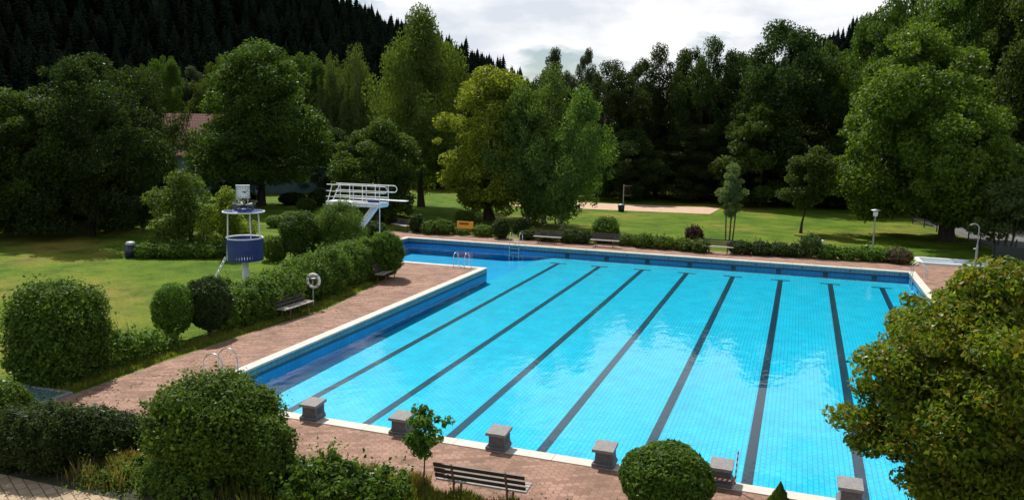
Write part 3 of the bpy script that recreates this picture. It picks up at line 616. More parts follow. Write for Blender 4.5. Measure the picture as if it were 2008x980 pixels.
# white box beyond the hedge, chair on the lawn
x, y = G(1605, 486); zt2 = HT(x, y, 469); r = empty('white_cabinet', (x,y,-.045), 'small white box with a dark front behind the pale round bush', 'cabinet'); MB().bbox(-.28,.28,-.2,.2,0,zt2,.03).build('case', WHITE, r); MB().box(-.20,.16,-.206,-.201,zt2*.35,zt2*.8).build('dark_front', GLASS, r)
x, y = G(1692, 417); r = empty('garden_chair', (x,y,-.045), 'small white garden chair at the lawn edge under the big right tree', 'chair'); MB().bbox(-.25,.25,-.25,.25,.4,.44,.01).build('seat', WHITE, r); MB().hexa([(-.25,.23,.44),(.25,.23,.44),(.25,.27,.44),(-.25,.27,.44),(-.25,.38,.95),(.25,.38,.95),(.25,.42,.95),(-.25,.42,.95)]).build('backrest', WHITE, r)
for sx in (-.22,.22):
    for sy in (-.22,.22): MB().tube([(sx,sy,0),(sx,sy,.4)], .02, 6).build('leg', WHITE, r)
# volleyball net
pa, pb = G(1222, 400), G(1257, 392); ha, hb = HT(*pa, 361), HT(*pb, 351)
r = empty('volleyball_net', (pa[0],pa[1],-.03), 'sagging volleyball net on two posts over the sand court', 'net'); dx, dy = pb[0]-pa[0], pb[1]-pa[1]
MB().tube([(0,0,0),(0,0,ha)], .05, 8).build('post', GREYM, r); MB().tube([(dx,dy,0),(dx,dy,hb)], .05, 8).build('post', GREYM, r)
def nl(q, off): return (dx*q, dy*q, (ha-.1)*(1-q)+(hb-.1)*q-off-.28*math.sin(math.pi*q))
MB().tube([nl(q, 0) for q in np.linspace(0, 1, 12)], .035, 6).build('top_band', NET, r); MB().tube([nl(q, 1.0) for q in np.linspace(0, 1, 12)], .03, 6).build('bottom_band', NET, r)
nn = MB()
for q in np.linspace(0, 1, 22): nn.tube([nl(q, 0), nl(q, 1.0)], .002, 3)
for k in range(1, 6): nn.tube([nl(q, k/6) for q in np.linspace(0, 1, 10)], .002, 3)
nn.build('netting', NET, r)
# wire fence on the right and green windbreak
r = empty('wire_fence', (0,0,-.045), 'wire fence on dark posts between the lawn and the road', 'fence'); fp = []
for k in range(9):
    q = k/8; fx_, fy_ = fa[0]*(1-q)+fb[0]*q, fa[1]*(1-q)+fb[1]*q; fx_ = np.interp(fy_, [39.5,45.1,47.8,50,52.1,54.7,58], [27.9,26.9,26.8,26.3,25.7,25.2,24.6]); fp.append((fx_, fy_)); MB().tube([(fx_,fy_,0),(fx_,fy_,1.25)], .045, 8).build('post', BLACK, r)
wr = MB()
for z in (.15,.45,.75,1.0,1.2): wr.tube([(a, b, z) for a, b in fp], .006, 4)
for (a, b), (c, d) in zip(fp[:-1], fp[1:]):
    for q in np.linspace(0, 1, 18): wr.tube([(a+(c-a)*q, b+(d-b)*q, .1), (a+(c-a)*q, b+(d-b)*q, 1.2)], .003, 3)
wr.build('wire_mesh', GREYM, r)
x, y = G(1945, 517); x2, y2 = x+7.5, y-4.0
r = empty('green_windbreak', (0,0,-.045), 'dark green screen fence at the right edge behind the near tree', 'fence')
nv = np.array([y-y2, x2-x]); nv = nv/np.linalg.norm(nv)*.02
MB().hexa([(x,y,.05),(x2,y2,.05),(x2+nv[0],y2+nv[1],.05),(x+nv[0],y+nv[1],.05),(x,y,1.15),(x2,y2,1.15),(x2+nv[0],y2+nv[1],1.15),(x+nv[0],y+nv[1],1.15)]).build('screen', DGREEN, r)
for q in np.linspace(0, 1, 5): MB().tube([(x+(x2-x)*q-nv[0]*2.5,y+(y2-y)*q-nv[1]*2.5,0),(x+(x2-x)*q-nv[0]*2.5,y+(y2-y)*q-nv[1]*2.5,1.25)], .04, 8).build('post', DGREEN, r)

# ------------------------------------------------------------------ buildings behind the trees
hx, hy = AT(360, 92); ze, zr_ = HT(hx, hy, 306), HT(hx, hy, 236)+.6
r = empty('gabled_house', (hx,hy,0), 'house with a red tiled roof between the dark trees on the left', 'house', rz=-YAW*0+rad(24))
MB().box(-7,7,0,9,0,ze).build('wall', PALEB, r)
rf = MB(); rf.hexa([(-7.5,-.6,ze-.05),(7.5,-.6,ze-.05),(7.5,4.5,zr_),(-7.5,4.5,zr_),(-7.5,-.6,ze+.1),(7.5,-.6,ze+.1),(7.5,4.5,zr_+.15),(-7.5,4.5,zr_+.15)])
rf.hexa([(-7.5,4.5,zr_),(7.5,4.5,zr_),(7.5,9.6,ze-.05),(-7.5,9.6,ze-.05),(-7.5,4.5,zr_+.15),(7.5,4.5,zr_+.15),(7.5,9.6,ze+.1),(-7.5,9.6,ze+.1)]); rf.build('roof', ROOF, r)
gb = MB()
for xx in (-7, 7): gb.add([(xx,0,ze),(xx,9,ze),(xx,4.5,zr_)], [(0,1,2)])
gb.build('gable_wall', PALEB, r)
for xx in (-5,-2,1,4):
    f_ = MB().box(xx,xx+1.1,-.04,-.003,1.2,2.6).build('window', WHITE, r); MB().box(xx+.1,xx+1.0,-.05,-.041,1.3,2.5).build('pane', GLASS, f_)
(ax_, ay_), (bx2, by2) = AT(70, 70), AT(205, 74); ln = math.hypot(bx2-ax_, by2-ay_)
r = empty('low_building', (ax_,ay_,0), 'low pale building in deep shade behind the trees at the far left', 'building', rz=math.atan2(by2-ay_, bx2-ax_))
MB().box(0,ln,0,4,0,2.9).build('wall', RENDERW, r); MB().box(-.4,ln+.4,-.5,4.4,2.9,3.05).build('roof', CONC, r)
for q in (.18,.55,.8):
    f_ = MB().box(ln*q,ln*q+.9,-.03,-.003,0.02,2.1).build('door', DWOOD, r)
(ax_, ay_), (bx2, by2) = AT(505, 88), AT(648, 90); ln = math.hypot(bx2-ax_, by2-ay_)
r = empty('low_building', (ax_,ay_,0), 'long pale blue shed behind the trunk of the broad maple', 'building', rz=math.atan2(by2-ay_, bx2-ax_))
MB().box(0,ln,0,4,0,2.7).build('wall', PALEB, r); MB().box(-.4,ln+.4,-.5,4.4,2.7,2.85).build('roof', CONC, r)
for q in (.1,.3,.5,.7,.9): f_ = MB().box(ln*q,ln*q+.9,-.03,-.003,1.1,1.9).build('window', GLASS, r)

#FOLIAGE
# ------------------------------------------------------------------ foliage
PROF = {
 'round':  [(0,.35),(.12,.78),(.3,1),(.5,.98),(.7,.80),(.88,.50),(1,.12)],
 'low':    [(0,.80),(.15,.95),(.35,1),(.55,.96),(.75,.84),(.9,.60),(1,.28)],
 'tall':   [(0,.60),(.15,.88),(.35,1),(.55,.95),(.75,.84),(.9,.66),(1,.36)],
 'birch':  [(0,.50),(.12,.85),(.35,1),(.6,.92),(.78,.72),(.9,.50),(1,.18)],
 'broad':  [(0,.70),(.15,1),(.35,1),(.55,.92),(.75,.82),(.9,.60),(1,.28)],
 'globe':  [(0,.20),(.25,.42),(.40,.92),(.6,1),(.8,.84),(.92,.6),(1,.35)],
 'column': [(0,.6),(.2,1),(.5,1),(.8,.7),(1,.1)],
}
def crown_pts(R_, z0, z1, prof, ncl, nleaf, cl, seed, stretch=1.0, flat=.7, lob=.16):
    rs = np.random.RandomState(seed); pr = PROF[prof]; T = [p[0] for p in pr]; Q = [p[1] for p in pr]
    tt = rs.rand(ncl*8); w = np.maximum(np.interp(tt, T, Q), .42); keep = rs.rand(len(tt)) < w; tt = tt[keep][:ncl]; n = len(tt)
    th = rs.rand(n)*2*math.pi; ph = rs.rand(4)*6.28
    rm = np.interp(tt, T, Q)*R_*(1+lob*np.sin(2*th+ph[0]+5*tt)+lob*.7*np.sin(5*th+ph[1]-9*tt)+lob*.4*np.sin(9*th+ph[2]+14*tt))
    rh = rm*(1-.55*rs.rand(n)**2.0); crad = cl*(.45+1.0*rs.rand(n)**1.4); rh = np.maximum(0, rh-crad*.6)
    C = np.stack([rh*np.cos(th), rh*np.sin(th), z0+(z1-z0)*tt*.97], 1)
    wl = crad**2; cnt = np.maximum(3, (nleaf*wl/wl.sum()).astype(int)); idx = np.repeat(np.arange(n), cnt); m_ = len(idx)
    d = norm(rs.normal(size=(m_, 3))); rr = rs.rand(m_)**.42; sc = np.array([1, 1, flat*stretch])
    P_ = C[idx]+d*sc*(crad[idx]*rr)[:, None]; Nn = d*.55+rs.normal(size=(m_, 3))*.6+np.array([0, 0, .35])
    P_[:, 2] = np.maximum(P_[:, 2], .05)
    return P_, Nn, C, crad, rs
def trunk_mb(H, r0, C, rs, lean=(0,0), nl=11, z0=0.0, top=.82):
    mb = MB(); zs = np.linspace(0, H*top, 8); wob = rs.normal(size=(8, 2))*r0*.35; wob[0] = 0
    P_ = [(lean[0]*z/H+wob[i][0], lean[1]*z/H+wob[i][1], z) for i, z in enumerate(zs)]; rr = [r0*1.5]+[r0*(1-.85*z/(H*top)) for z in zs[1:]]
    mb.tube(P_, rr, 9)
    if len(C):
        for k in rs.permutation(len(C))[:nl]:
            c = C[k]; zj = min(max(c[2]-abs(rs.normal())*H*.08-.35*math.hypot(c[0], c[1]), z0*.75+.2), H*top*.95); q = zj/(H*top)
            a = np.array([lean[0]*zj/H, lean[1]*zj/H, zj]); m1 = a*.55+c*.45+np.array([0, 0, (c[2]-zj)*.12]); rb = max(r0*(1-.85*q)*.55, .012)
            mb.tube([a, m1, c], [rb, rb*.6, rb*.25], 5)
    return mb
def tree(name, x, y, z, H, R_, label, cat='tree', group=None, leaf='maple', prof='round', zb=.18, ncl=90, nleaf=30000, cl=1.2, size=.26, asp=.6, seed=1, r0=None, bark=None, lean=(0,0), droop=0, stretch=1.0, nl=11, rz=0.0, lob=.16, stems=None, flat=.7, top=.82):
    r = empty(name, (x, y, z-.045), label, cat, group, rz)
    P_, Nn, C, crad, rs = crown_pts(R_, H*zb, H-cl*.35, prof, ncl, nleaf, cl, seed, stretch, lob=lob, flat=flat)
    tt = P_[:, 2:3]/H; P_[:, :2] += tt*np.array(lean); C[:, :2] += C[:, 2:3]/H*np.array(lean)
    sz = size*(.7+.6*rs.rand(len(P_))); quadmesh('crown', leaves(P_, Nn, sz, asp, droop, rs), LF[leaf], r)
    if stems:
        mb = MB()
        for (sx, sy, tx2, ty2, rr) in stems:
            mb.tube([(sx,sy,0),((sx+tx2)/2+rs.normal()*.05,(sy+ty2)/2,H*.4),(tx2,ty2,H*.8)], [rr*1.2,rr,rr*.3], 7)
        for k in rs.permutation(len(C))[:nl]:
            c = C[k]; mb.tube([(c[0]*.2,c[1]*.2,max(c[2]*.7,.2)), c], [stems[0][4]*.4, .01], 5)
        mb.build('trunk', bark or BARK, r)
    else: trunk_mb(H, r0 or H*.02, C, rs, lean, nl, H*zb, top).build('trunk', bark or BARK, r)
    return r
def T2(name, base, topy, wpx, label, **kw):      # tree whose foot is seen at a place on the lawn
    x, y = G(*base); H = HT(x, y, topy); R_ = wpx/2/SC(x, y, H/2); return tree(name, x, y, 0, H, R_, label, **kw)

# single trees, one by one
T2('maple_tree', (512,402), 72, 240, 'broad dark green maple with a straight trunk behind the lifeguard tower', leaf='maple', prof='broad', zb=.14, ncl=170, nleaf=64000, cl=1.35, size=.27, seed=3, r0=.32, nl=16)
T2('birch_tree', (826,404), 26, 185, 'tallest birch with hanging twigs, trunk visible left of the yellow-green maple', leaf='birch', prof='birch', zb=.17, ncl=150, nleaf=66000, cl=1.15, size=.21, seed=6, r0=.27, droop=1.4, stretch=2.0, bark=BARK, lob=.34)
T2('round_tree', (748,432), 235, 172, 'low round dark tree right behind the diving board', leaf='maple', prof='low', zb=.10, ncl=110, nleaf=36000, cl=.85, size=.21, seed=8, r0=.16)
T2('yellow_maple_tree', (960,430), 124, 186, 'yellow-green maple with a thick dark trunk beyond the far pool edge', leaf='yellow', prof='broad', zb=.10, ncl=150, nleaf=52000, cl=.95, size=.22, seed=13, r0=.34, lob=.2, droop=.5)
for bx2, tp, wp, sd, lb, ln_ in ((1036,160,125,21,'left birch of the clump of three before the sand court',(-.8,.3)), (1066,130,140,22,'middle birch of the clump of three before the sand court',(.3,.6)), (1098,165,150,23,'right birch of the clump of three, its white trunk leaning right',(1.4,.2))):
    T2('birch_tree', (bx2, 440 if sd < 23 else 447), tp, wp, lb, group='birch clump beyond the far pool edge', leaf='birch', prof='birch', zb=.09, ncl=110, nleaf=26000, cl=.75, size=.17, seed=sd, r0=.13, droop=1.0, stretch=1.8, bark=BARKB, lean=ln_, lob=.25, nl=14)
T2('oak_tree', (1857,472), 42, 350, 'huge spreading green tree with a dark leaning trunk on the right lawn', leaf='fresh', prof='broad', zb=.10, ncl=240, nleaf=100000, cl=1.35, size=.27, seed=31, r0=.42, lean=(-2.8,0), nl=22, lob=.27)
T2('linden_tree', (1488,406), 195, 150, 'mid-sized dark green tree at the edge of the wood above the sand court', leaf='maple', prof='low', zb=.06, ncl=110, nleaf=34000, cl=.95, size=.24, seed=33, r0=.16)
T2('young_tree', (1570,456), 285, 94, 'small tree with a thin slanting trunk and narrow crown on the far lawn', leaf='maple', prof='tall', zb=.30, ncl=60, nleaf=14000, cl=.55, size=.17, seed=35, r0=.09, lean=(.7,0))
T2('ash_sapling', (1430,470), 318, 54, 'pale green multi-stem young tree behind the far bench', leaf='pale', prof='column', zb=.34, ncl=42, nleaf=6500, cl=.38, size=.16, asp=.35, seed=37, stems=[(-.25,0,-.35,.1,.045),(0,.1,.1,0,.05),(.22,0,.35,0,.045)], bark=BARKL, nl=14)
T2('small_maple_tree', (1968,497), 345, 150, 'light green small tree with several stems near the right edge', leaf='willow', prof='broad', zb=.26, ncl=70, nleaf=16000, cl=.6, size=.16, seed=39, stems=[(-.4,0,-1.2,0,.07),(0,.2,.2,.5,.07),(.3,0,.9,0,.06),(.1,-.2,-.3,-.5,.06)], bark=BARK, nl=16)
x, y = G(1256, 392); tree('pale_sapling', x+.6, y+1.0, 0, HT(x, y, 332), 1.1, 'small pale sapling with thin leaves behind the volleyball net', leaf='grey', prof='round', zb=.5, ncl=20, nleaf=900, cl=.4, size=.2, seed=40, r0=.04, nl=8)
x, y = G(832, 962); tree('young_sapling', x, y, 0, HT(x, y, 786), .43, 'slim leafy sapling growing beside the foreground bench', leaf='hedge', prof='tall', zb=.46, ncl=44, nleaf=1500, cl=.15, size=.12, asp=.55, seed=41, r0=.022, bark=BARKL, nl=20, lob=.3)
# near globe tree on the right
x, y = AT(1984, 12.6)
tree('globe_maple_tree', x, y, 0, HT(x, y, 496), 1.52, 'near tree with yellow and orange tinged leaves filling the right corner', leaf='globe', prof='globe', zb=.20, ncl=210, nleaf=115000, cl=.44, size=.088, asp=.5, seed=43, r0=.12, nl=26, lob=.20, droop=.4, bark=BARK, flat=.55)

# left dark trees and the wood around: shared meshes, each tree its own object
def proto(i, leaf, prof, zb, nleaf=56000, ncl=160, size=.027, cl=.16, stretch=1.0, droop=0, lob=.2):
    """unit tree: height 1, radius .42"""
    P_, Nn, C, crad, rs = crown_pts(.42, zb, .97, prof, ncl, nleaf, cl*.55, 100+i, stretch, lob=lob)
    cm = quadmesh('crown', leaves(P_, Nn, size*.62*(.7+.6*rs.rand(len(P_))), .6, droop, rs), LF[leaf]); tm = trunk_mb(1.0, .018, C, rs, (0,0), 12, zb).build('trunk', BARK)
    d = (cm.data, tm.data); bpy.data.objects.remove(cm); bpy.data.objects.remove(tm); return d
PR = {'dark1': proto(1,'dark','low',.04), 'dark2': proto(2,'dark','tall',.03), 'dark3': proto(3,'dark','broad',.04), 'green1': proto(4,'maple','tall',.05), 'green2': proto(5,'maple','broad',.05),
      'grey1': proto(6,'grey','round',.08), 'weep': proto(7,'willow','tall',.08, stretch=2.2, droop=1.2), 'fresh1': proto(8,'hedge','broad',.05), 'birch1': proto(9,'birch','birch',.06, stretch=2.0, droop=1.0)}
def ptree(name, px, dist, topy, wpx, pr, label, group, seed=0):
    x, y = AT(px, dist); z = hz(x, y); H = (HT(x, y, topy)-z)*1.02; R_ = wpx*(1.3 if group == GW and 840 < px else 1.12)/2/SC(x, y, z+H/2)
    r = empty(name, (x, y, z-.045), label, 'tree', group, (seed*1.7) % 6.28)
    for nm, me in zip(('crown', 'trunk'), PR[pr]):
        o_ = bpy.data.objects.new(nm, me); COL.objects.link(o_); o_.parent = r
    r.scale = (R_/.42, R_/.42, H); return r
GL = 'dark trees along the left lawn'; GW = 'tall trees of the wood behind the lawn'; GR = 'tall trees rising behind the right lawn'
pl = [
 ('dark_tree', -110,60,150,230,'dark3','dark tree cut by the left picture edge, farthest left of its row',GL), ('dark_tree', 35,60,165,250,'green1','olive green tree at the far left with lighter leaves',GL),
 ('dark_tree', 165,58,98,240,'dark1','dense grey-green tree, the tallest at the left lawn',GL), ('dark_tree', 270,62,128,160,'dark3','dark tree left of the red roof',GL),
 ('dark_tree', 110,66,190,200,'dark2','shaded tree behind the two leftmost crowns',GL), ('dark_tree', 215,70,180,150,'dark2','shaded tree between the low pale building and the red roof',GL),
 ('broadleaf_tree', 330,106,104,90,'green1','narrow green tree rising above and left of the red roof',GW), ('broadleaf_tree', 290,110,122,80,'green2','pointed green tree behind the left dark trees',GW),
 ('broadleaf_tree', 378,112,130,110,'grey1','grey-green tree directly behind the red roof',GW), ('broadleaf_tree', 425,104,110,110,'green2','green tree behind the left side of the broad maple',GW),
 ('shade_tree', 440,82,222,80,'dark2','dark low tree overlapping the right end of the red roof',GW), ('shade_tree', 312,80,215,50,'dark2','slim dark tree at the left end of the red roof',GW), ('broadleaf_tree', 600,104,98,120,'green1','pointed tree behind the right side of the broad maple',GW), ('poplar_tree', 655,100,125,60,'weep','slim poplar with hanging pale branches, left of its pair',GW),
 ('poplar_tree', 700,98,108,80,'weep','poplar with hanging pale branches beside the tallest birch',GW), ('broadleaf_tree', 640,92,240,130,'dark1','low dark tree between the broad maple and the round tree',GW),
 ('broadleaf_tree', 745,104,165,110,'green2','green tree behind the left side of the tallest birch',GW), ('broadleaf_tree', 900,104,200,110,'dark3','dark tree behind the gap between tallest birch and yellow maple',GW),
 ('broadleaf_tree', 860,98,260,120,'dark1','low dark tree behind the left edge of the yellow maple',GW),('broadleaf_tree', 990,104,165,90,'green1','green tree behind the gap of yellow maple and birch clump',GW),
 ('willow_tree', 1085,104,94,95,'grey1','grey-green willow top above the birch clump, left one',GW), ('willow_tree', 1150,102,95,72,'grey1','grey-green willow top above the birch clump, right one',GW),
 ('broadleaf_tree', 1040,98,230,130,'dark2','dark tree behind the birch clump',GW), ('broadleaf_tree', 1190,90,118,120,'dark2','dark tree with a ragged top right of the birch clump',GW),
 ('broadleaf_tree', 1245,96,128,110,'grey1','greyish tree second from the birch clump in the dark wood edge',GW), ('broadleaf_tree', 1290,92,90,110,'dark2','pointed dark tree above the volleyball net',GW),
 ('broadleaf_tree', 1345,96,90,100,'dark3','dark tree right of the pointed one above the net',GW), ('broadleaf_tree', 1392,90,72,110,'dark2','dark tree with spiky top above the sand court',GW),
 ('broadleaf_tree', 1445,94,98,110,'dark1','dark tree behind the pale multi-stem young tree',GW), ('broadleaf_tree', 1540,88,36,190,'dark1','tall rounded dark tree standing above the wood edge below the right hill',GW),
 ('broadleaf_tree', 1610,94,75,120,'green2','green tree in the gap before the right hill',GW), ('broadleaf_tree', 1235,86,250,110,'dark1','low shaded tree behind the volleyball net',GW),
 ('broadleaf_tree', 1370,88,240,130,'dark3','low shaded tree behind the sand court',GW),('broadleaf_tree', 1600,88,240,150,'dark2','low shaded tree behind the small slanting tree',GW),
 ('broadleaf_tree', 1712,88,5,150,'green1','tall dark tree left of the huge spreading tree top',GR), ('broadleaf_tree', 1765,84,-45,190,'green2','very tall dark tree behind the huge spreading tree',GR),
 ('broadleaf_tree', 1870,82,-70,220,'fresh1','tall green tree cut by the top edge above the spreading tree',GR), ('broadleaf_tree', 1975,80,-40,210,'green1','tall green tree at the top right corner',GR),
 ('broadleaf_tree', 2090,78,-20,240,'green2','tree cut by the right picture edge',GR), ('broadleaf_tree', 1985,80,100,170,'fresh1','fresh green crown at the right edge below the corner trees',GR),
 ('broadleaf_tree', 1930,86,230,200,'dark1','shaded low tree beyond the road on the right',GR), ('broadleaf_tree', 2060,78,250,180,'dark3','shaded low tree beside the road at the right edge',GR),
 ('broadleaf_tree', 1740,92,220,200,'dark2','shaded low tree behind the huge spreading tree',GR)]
for i, a in enumerate(pl): ptree(a[0], a[1], a[2], a[3], a[4], a[5], a[6], a[7], i+1)

# undergrowth that closes the wood edge
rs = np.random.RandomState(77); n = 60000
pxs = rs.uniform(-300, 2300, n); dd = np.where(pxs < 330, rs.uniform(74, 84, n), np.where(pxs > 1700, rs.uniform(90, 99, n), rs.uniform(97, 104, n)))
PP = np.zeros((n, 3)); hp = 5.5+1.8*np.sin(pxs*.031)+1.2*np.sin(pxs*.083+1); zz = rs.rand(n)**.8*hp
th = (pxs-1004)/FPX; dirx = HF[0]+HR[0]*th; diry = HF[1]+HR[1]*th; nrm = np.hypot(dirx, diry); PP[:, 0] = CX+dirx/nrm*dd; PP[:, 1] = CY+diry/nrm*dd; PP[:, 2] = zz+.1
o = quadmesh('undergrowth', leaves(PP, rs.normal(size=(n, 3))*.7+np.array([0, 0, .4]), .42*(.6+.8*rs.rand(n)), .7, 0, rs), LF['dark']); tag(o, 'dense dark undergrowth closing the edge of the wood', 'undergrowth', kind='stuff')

# spruces on the hills
def spruce_data(seed, whorls=15, per=9):
    rs = np.random.RandomState(seed); Q = []
    for w in range(whorls):
        t_ = w/(whorls-1); z = .10+.88*t_; R_ = .22*(1-t_)**.72+.006
        for k in range(per):
            a = 2*math.pi*(k+rs.rand()*.7)/per; rr = R_*(.75+.5*rs.rand()); c_, s0 = math.cos(a), math.sin(a); wd_ = .26*R_+.005; dz = .035+.03*rs.rand()
            Q.append([(0,0,z+.03),(c_*rr*.6-s0*wd_,s0*rr*.6+c_*wd_,z-dz*.4),(c_*rr,s0*rr,z-dz),(c_*rr*.6+s0*wd_,s0*rr*.6-c_*wd_,z-dz*.5)])
    Q.append([(-.006,0,.93),(0,-.006,.93),(.006,0,.93),(0,0,1.02)]); return np.array(Q)
SPD = [spruce_data(s, 20, 10) for s in (1, 2, 3)]
spm = []
for q in SPD:
    ob = quadmesh('crown', q, LF['spruce']); tb = MB().tube([(0,0,0),(0,0,.9)], [.012,.002], 6).build('trunk', BARK); spm.append((ob.data, tb.data)); bpy.data.objects.remove(ob); bpy.data.objects.remove(tb)
rs = np.random.RandomState(5); cand = []
for d_ in np.arange(112, 262, 3.3):
    step = 3.2
    for r_ in np.arange(-d_*.80, d_*.78, step):
        dd_ = d_+rs.uniform(-1.6, 1.6); r2 = r_+rs.uniform(-1.6, 1.6); px = 1004+FPX*r2/dd_
        if not (-160 < px < 1066 or 1425 < px < 2150): continue
        x, y = CX+HF[0]*dd_+HR[0]*r2, CY+HF[1]*dd_+HR[1]*r2; z = hz(x, y)
        if z < 1.5 and px < 900: continue
        H = rs.uniform(6.5, 9.5)+2.5*rs.rand()**3; cand.append((x, y, z, H, px, dd_))
def rank(c):
    x, y, z, H, px, dd_ = c
    v = np.array([x, y, z+H])-CC; py = 490-FPX*(v@UU)/(v@FF)
    if (700 < px < 1060 or 1440 < px < 1665) and dd_ > 205 and py > -20: return 0+dd_*-.001
    if 0 <= px <= 700 and py > -230: return dd_
    return 1000+dd_
cand.sort(key=rank)
for i, (x, y, z, H, px, dd_) in enumerate(cand[:285]):
    r = empty('spruce_tree', (x, y, z-.3), 'dark spruce standing in the wood that covers the hillside', 'tree', 'spruces on the wooded hills', rs.uniform(0, 6.28))
    for nm, me in zip(('crown', 'trunk'), spm[i % 3]):
        o_ = bpy.data.objects.new(nm, me); COL.objects.link(o_); o_.parent = r
    r.scale = (H*rs.uniform(.85, 1.2),)*2+(H,)
A = []
for i, (x, y, z, H, px, dd_) in enumerate(cand[285:]):
    q = SPD[i % 3]; a = rs.uniform(0, 6.28); ca, sa = math.cos(a), math.sin(a); X_ = (q[..., 0]*ca-q[..., 1]*sa)*H+x; Y_ = (q[..., 0]*sa+q[..., 1]*ca)*H+y; A.append(np.stack([X_, Y_, q[..., 2]*H+z-.3], -1))
o = quadmesh('spruce_forest', np.concatenate(A), LF['spruce']); tag(o, 'far mass of dark spruces covering the two hillsides', 'forest', kind='stuff')

# ------------------------------------------------------------------ bushes
def bush(name, ells, label, leaf='hedge', dens=900, size=.06, asp=.6, seed=1, cat='bush', group=None, rough=.10, stems=6, power=2.0, shag=0.0, name_f='foliage', cl=0):
    """ells: list of (x, y, z, rx, ry, rz) in world; one foliage mesh in the shape of their union, and its stems"""
    rs = np.random.RandomState(seed+500); bx, by = ells[0][0], ells[0][1]; r = empty(name, (bx, by, -.045), label, cat, group); Ps = []; Ns = []
    for (x, y, z, rx, ry, rz) in ells:
        n = int(dens*(rx*ry+rx*rz+ry*rz)*4.19); d = norm(rs.normal(size=(n, 3))); 
        sq = 1.0/((np.abs(d)**power).sum(1)**(1/power))[:, None]; f1, f2, f3 = rs.rand(3)*6
        k = 2.3/max(rx, .4)
        wv = 1+rough*(np.sin(d[:, 0]*5+f1+3*d[:, 2])+np.sin(d[:, 1]*6+f2-4*d[:, 0])+np.sin(d[:, 2]*9+f3+7*d[:, 1]))*.5+rough*.5*np.sin(d[:, 0]*17+f2)*np.sin(d[:, 1]*19+f1)*np.sin(d[:, 2]*16)
        rr = (1-np.abs(rs.normal(size=n))*.13+shag*np.maximum(0, rs.normal(size=n))*.12)
        inner = rs.rand(n) < .22; rr = np.where(inner, rs.rand(n)**.5*.9, rr)
        p = d*sq*(wv*rr)[:, None]*np.array([rx, ry, rz])+np.array([x-bx, y-by, z]); keep = p[:, 2] > .03
        if shag >= 1.3: keep &= rs.rand(n) < .62
        Ps.append(p[keep]); Ns.append((norm(d/np.array([rx, ry, rz]))*.75+rs.normal(size=(n, 3))*.55+np.array([0, 0, .25]))[keep])
        if shag >= .5:      # leafy clumps that break the outline
            nc = int(10+26*(rx*ry+rx*rz+ry*rz)); dc = norm(rs.normal(size=(nc, 3))); sc_ = 1.0/((np.abs(dc)**power).sum(1)**(1/power))[:, None]
            cr_ = min(rx, rz)*(.16+.16*rs.rand(nc)); cc = dc*sc_*np.array([rx, ry, rz])*((.90 if shag < 1.3 else .72)+(.10 if shag < 1.3 else .30)*shag*rs.rand(nc))[:, None]+np.array([x-bx, y-by, z])
            cn = np.maximum(5, (n*(.75 if shag < 1.3 else 1.15)*cr_**2/(cr_**2).sum()).astype(int)); ix = np.repeat(np.arange(nc), cn); d2 = norm(rs.normal(size=(len(ix), 3))); q = cc[ix]+d2*(cr_[ix]*rs.rand(len(ix))**.45)[:, None]
            k2 = q[:, 2] > .02; Ps.append(q[k2]); Ns.append((d2*.5+dc[ix]*.4+rs.normal(size=(len(ix), 3))*.5+np.array([0, 0, .3]))[k2])
    if shag >= .5:      # stray shoots above the outline
        for (x, y, z, rx, ry, rz) in ells:
            ns = int((8+10*shag)*(rx+ry)*rz)+4; d = norm(rs.normal(size=(ns, 3))+np.array([0, 0, .5])); d[:, 2] = np.abs(d[:, 2]); st = d*np.array([rx, ry, rz])*.92+np.array([x-bx, y-by, z])
            ln_ = (.12+.30*rs.rand(ns)*shag)*min(1.0, rx+.3); dr = norm(d*.7+np.array([0, 0, 1.0])+rs.normal(size=(ns, 3))*.35)
            for q_ in np.linspace(.1, 1, 9): Ps.append(st+dr*(ln_*q_)[:, None]+rs.normal(size=(ns, 3))*size*.35); Ns.append(rs.normal(size=(ns, 3))+np.array([0, 0, .4]))
    P_ = np.concatenate(Ps); Nn = np.concatenate(Ns); quadmesh(name_f, leaves(P_, Nn, size*1.12*(.45+1.1*rs.rand(len(P_))), asp, 0, rs), LF[leaf], r)
    mb = MB()
    for k in range(stems):
        e = ells[k % len(ells)]; a = rs.uniform(0, 6.28); q = rs.uniform(.2, .6); ex, ey = e[0]-bx+math.cos(a)*e[3]*q, e[1]-by+math.sin(a)*e[4]*q
        mb.tube([(e[0]-bx+math.cos(a)*.06, e[1]-by+math.sin(a)*.06, 0), ((ex+e[0]-bx)/2, (ey+e[1]-by)/2, e[2]*.6), (ex, ey, e[2]*1.15)], [.028, .02, .008], 5)
    mb.build('stem', BARKL, r); return r
def EB(px, py, wpx, topy, zf=.5, ry=None, boxy=False):   # ellipsoid standing at a ground point
    x, y = G(px, py); R_ = wpx/2/SC(x, y, .5); dx, dy = x-CX, y-CY; k = math.hypot(dx, dy); x += dx/k*R_*.6; y += dy/k*R_*.6
    H = HT(x, y, topy)*.97; return (x, y, H*zf, R_*.94, (ry or R_)*.94, H*(1-zf))

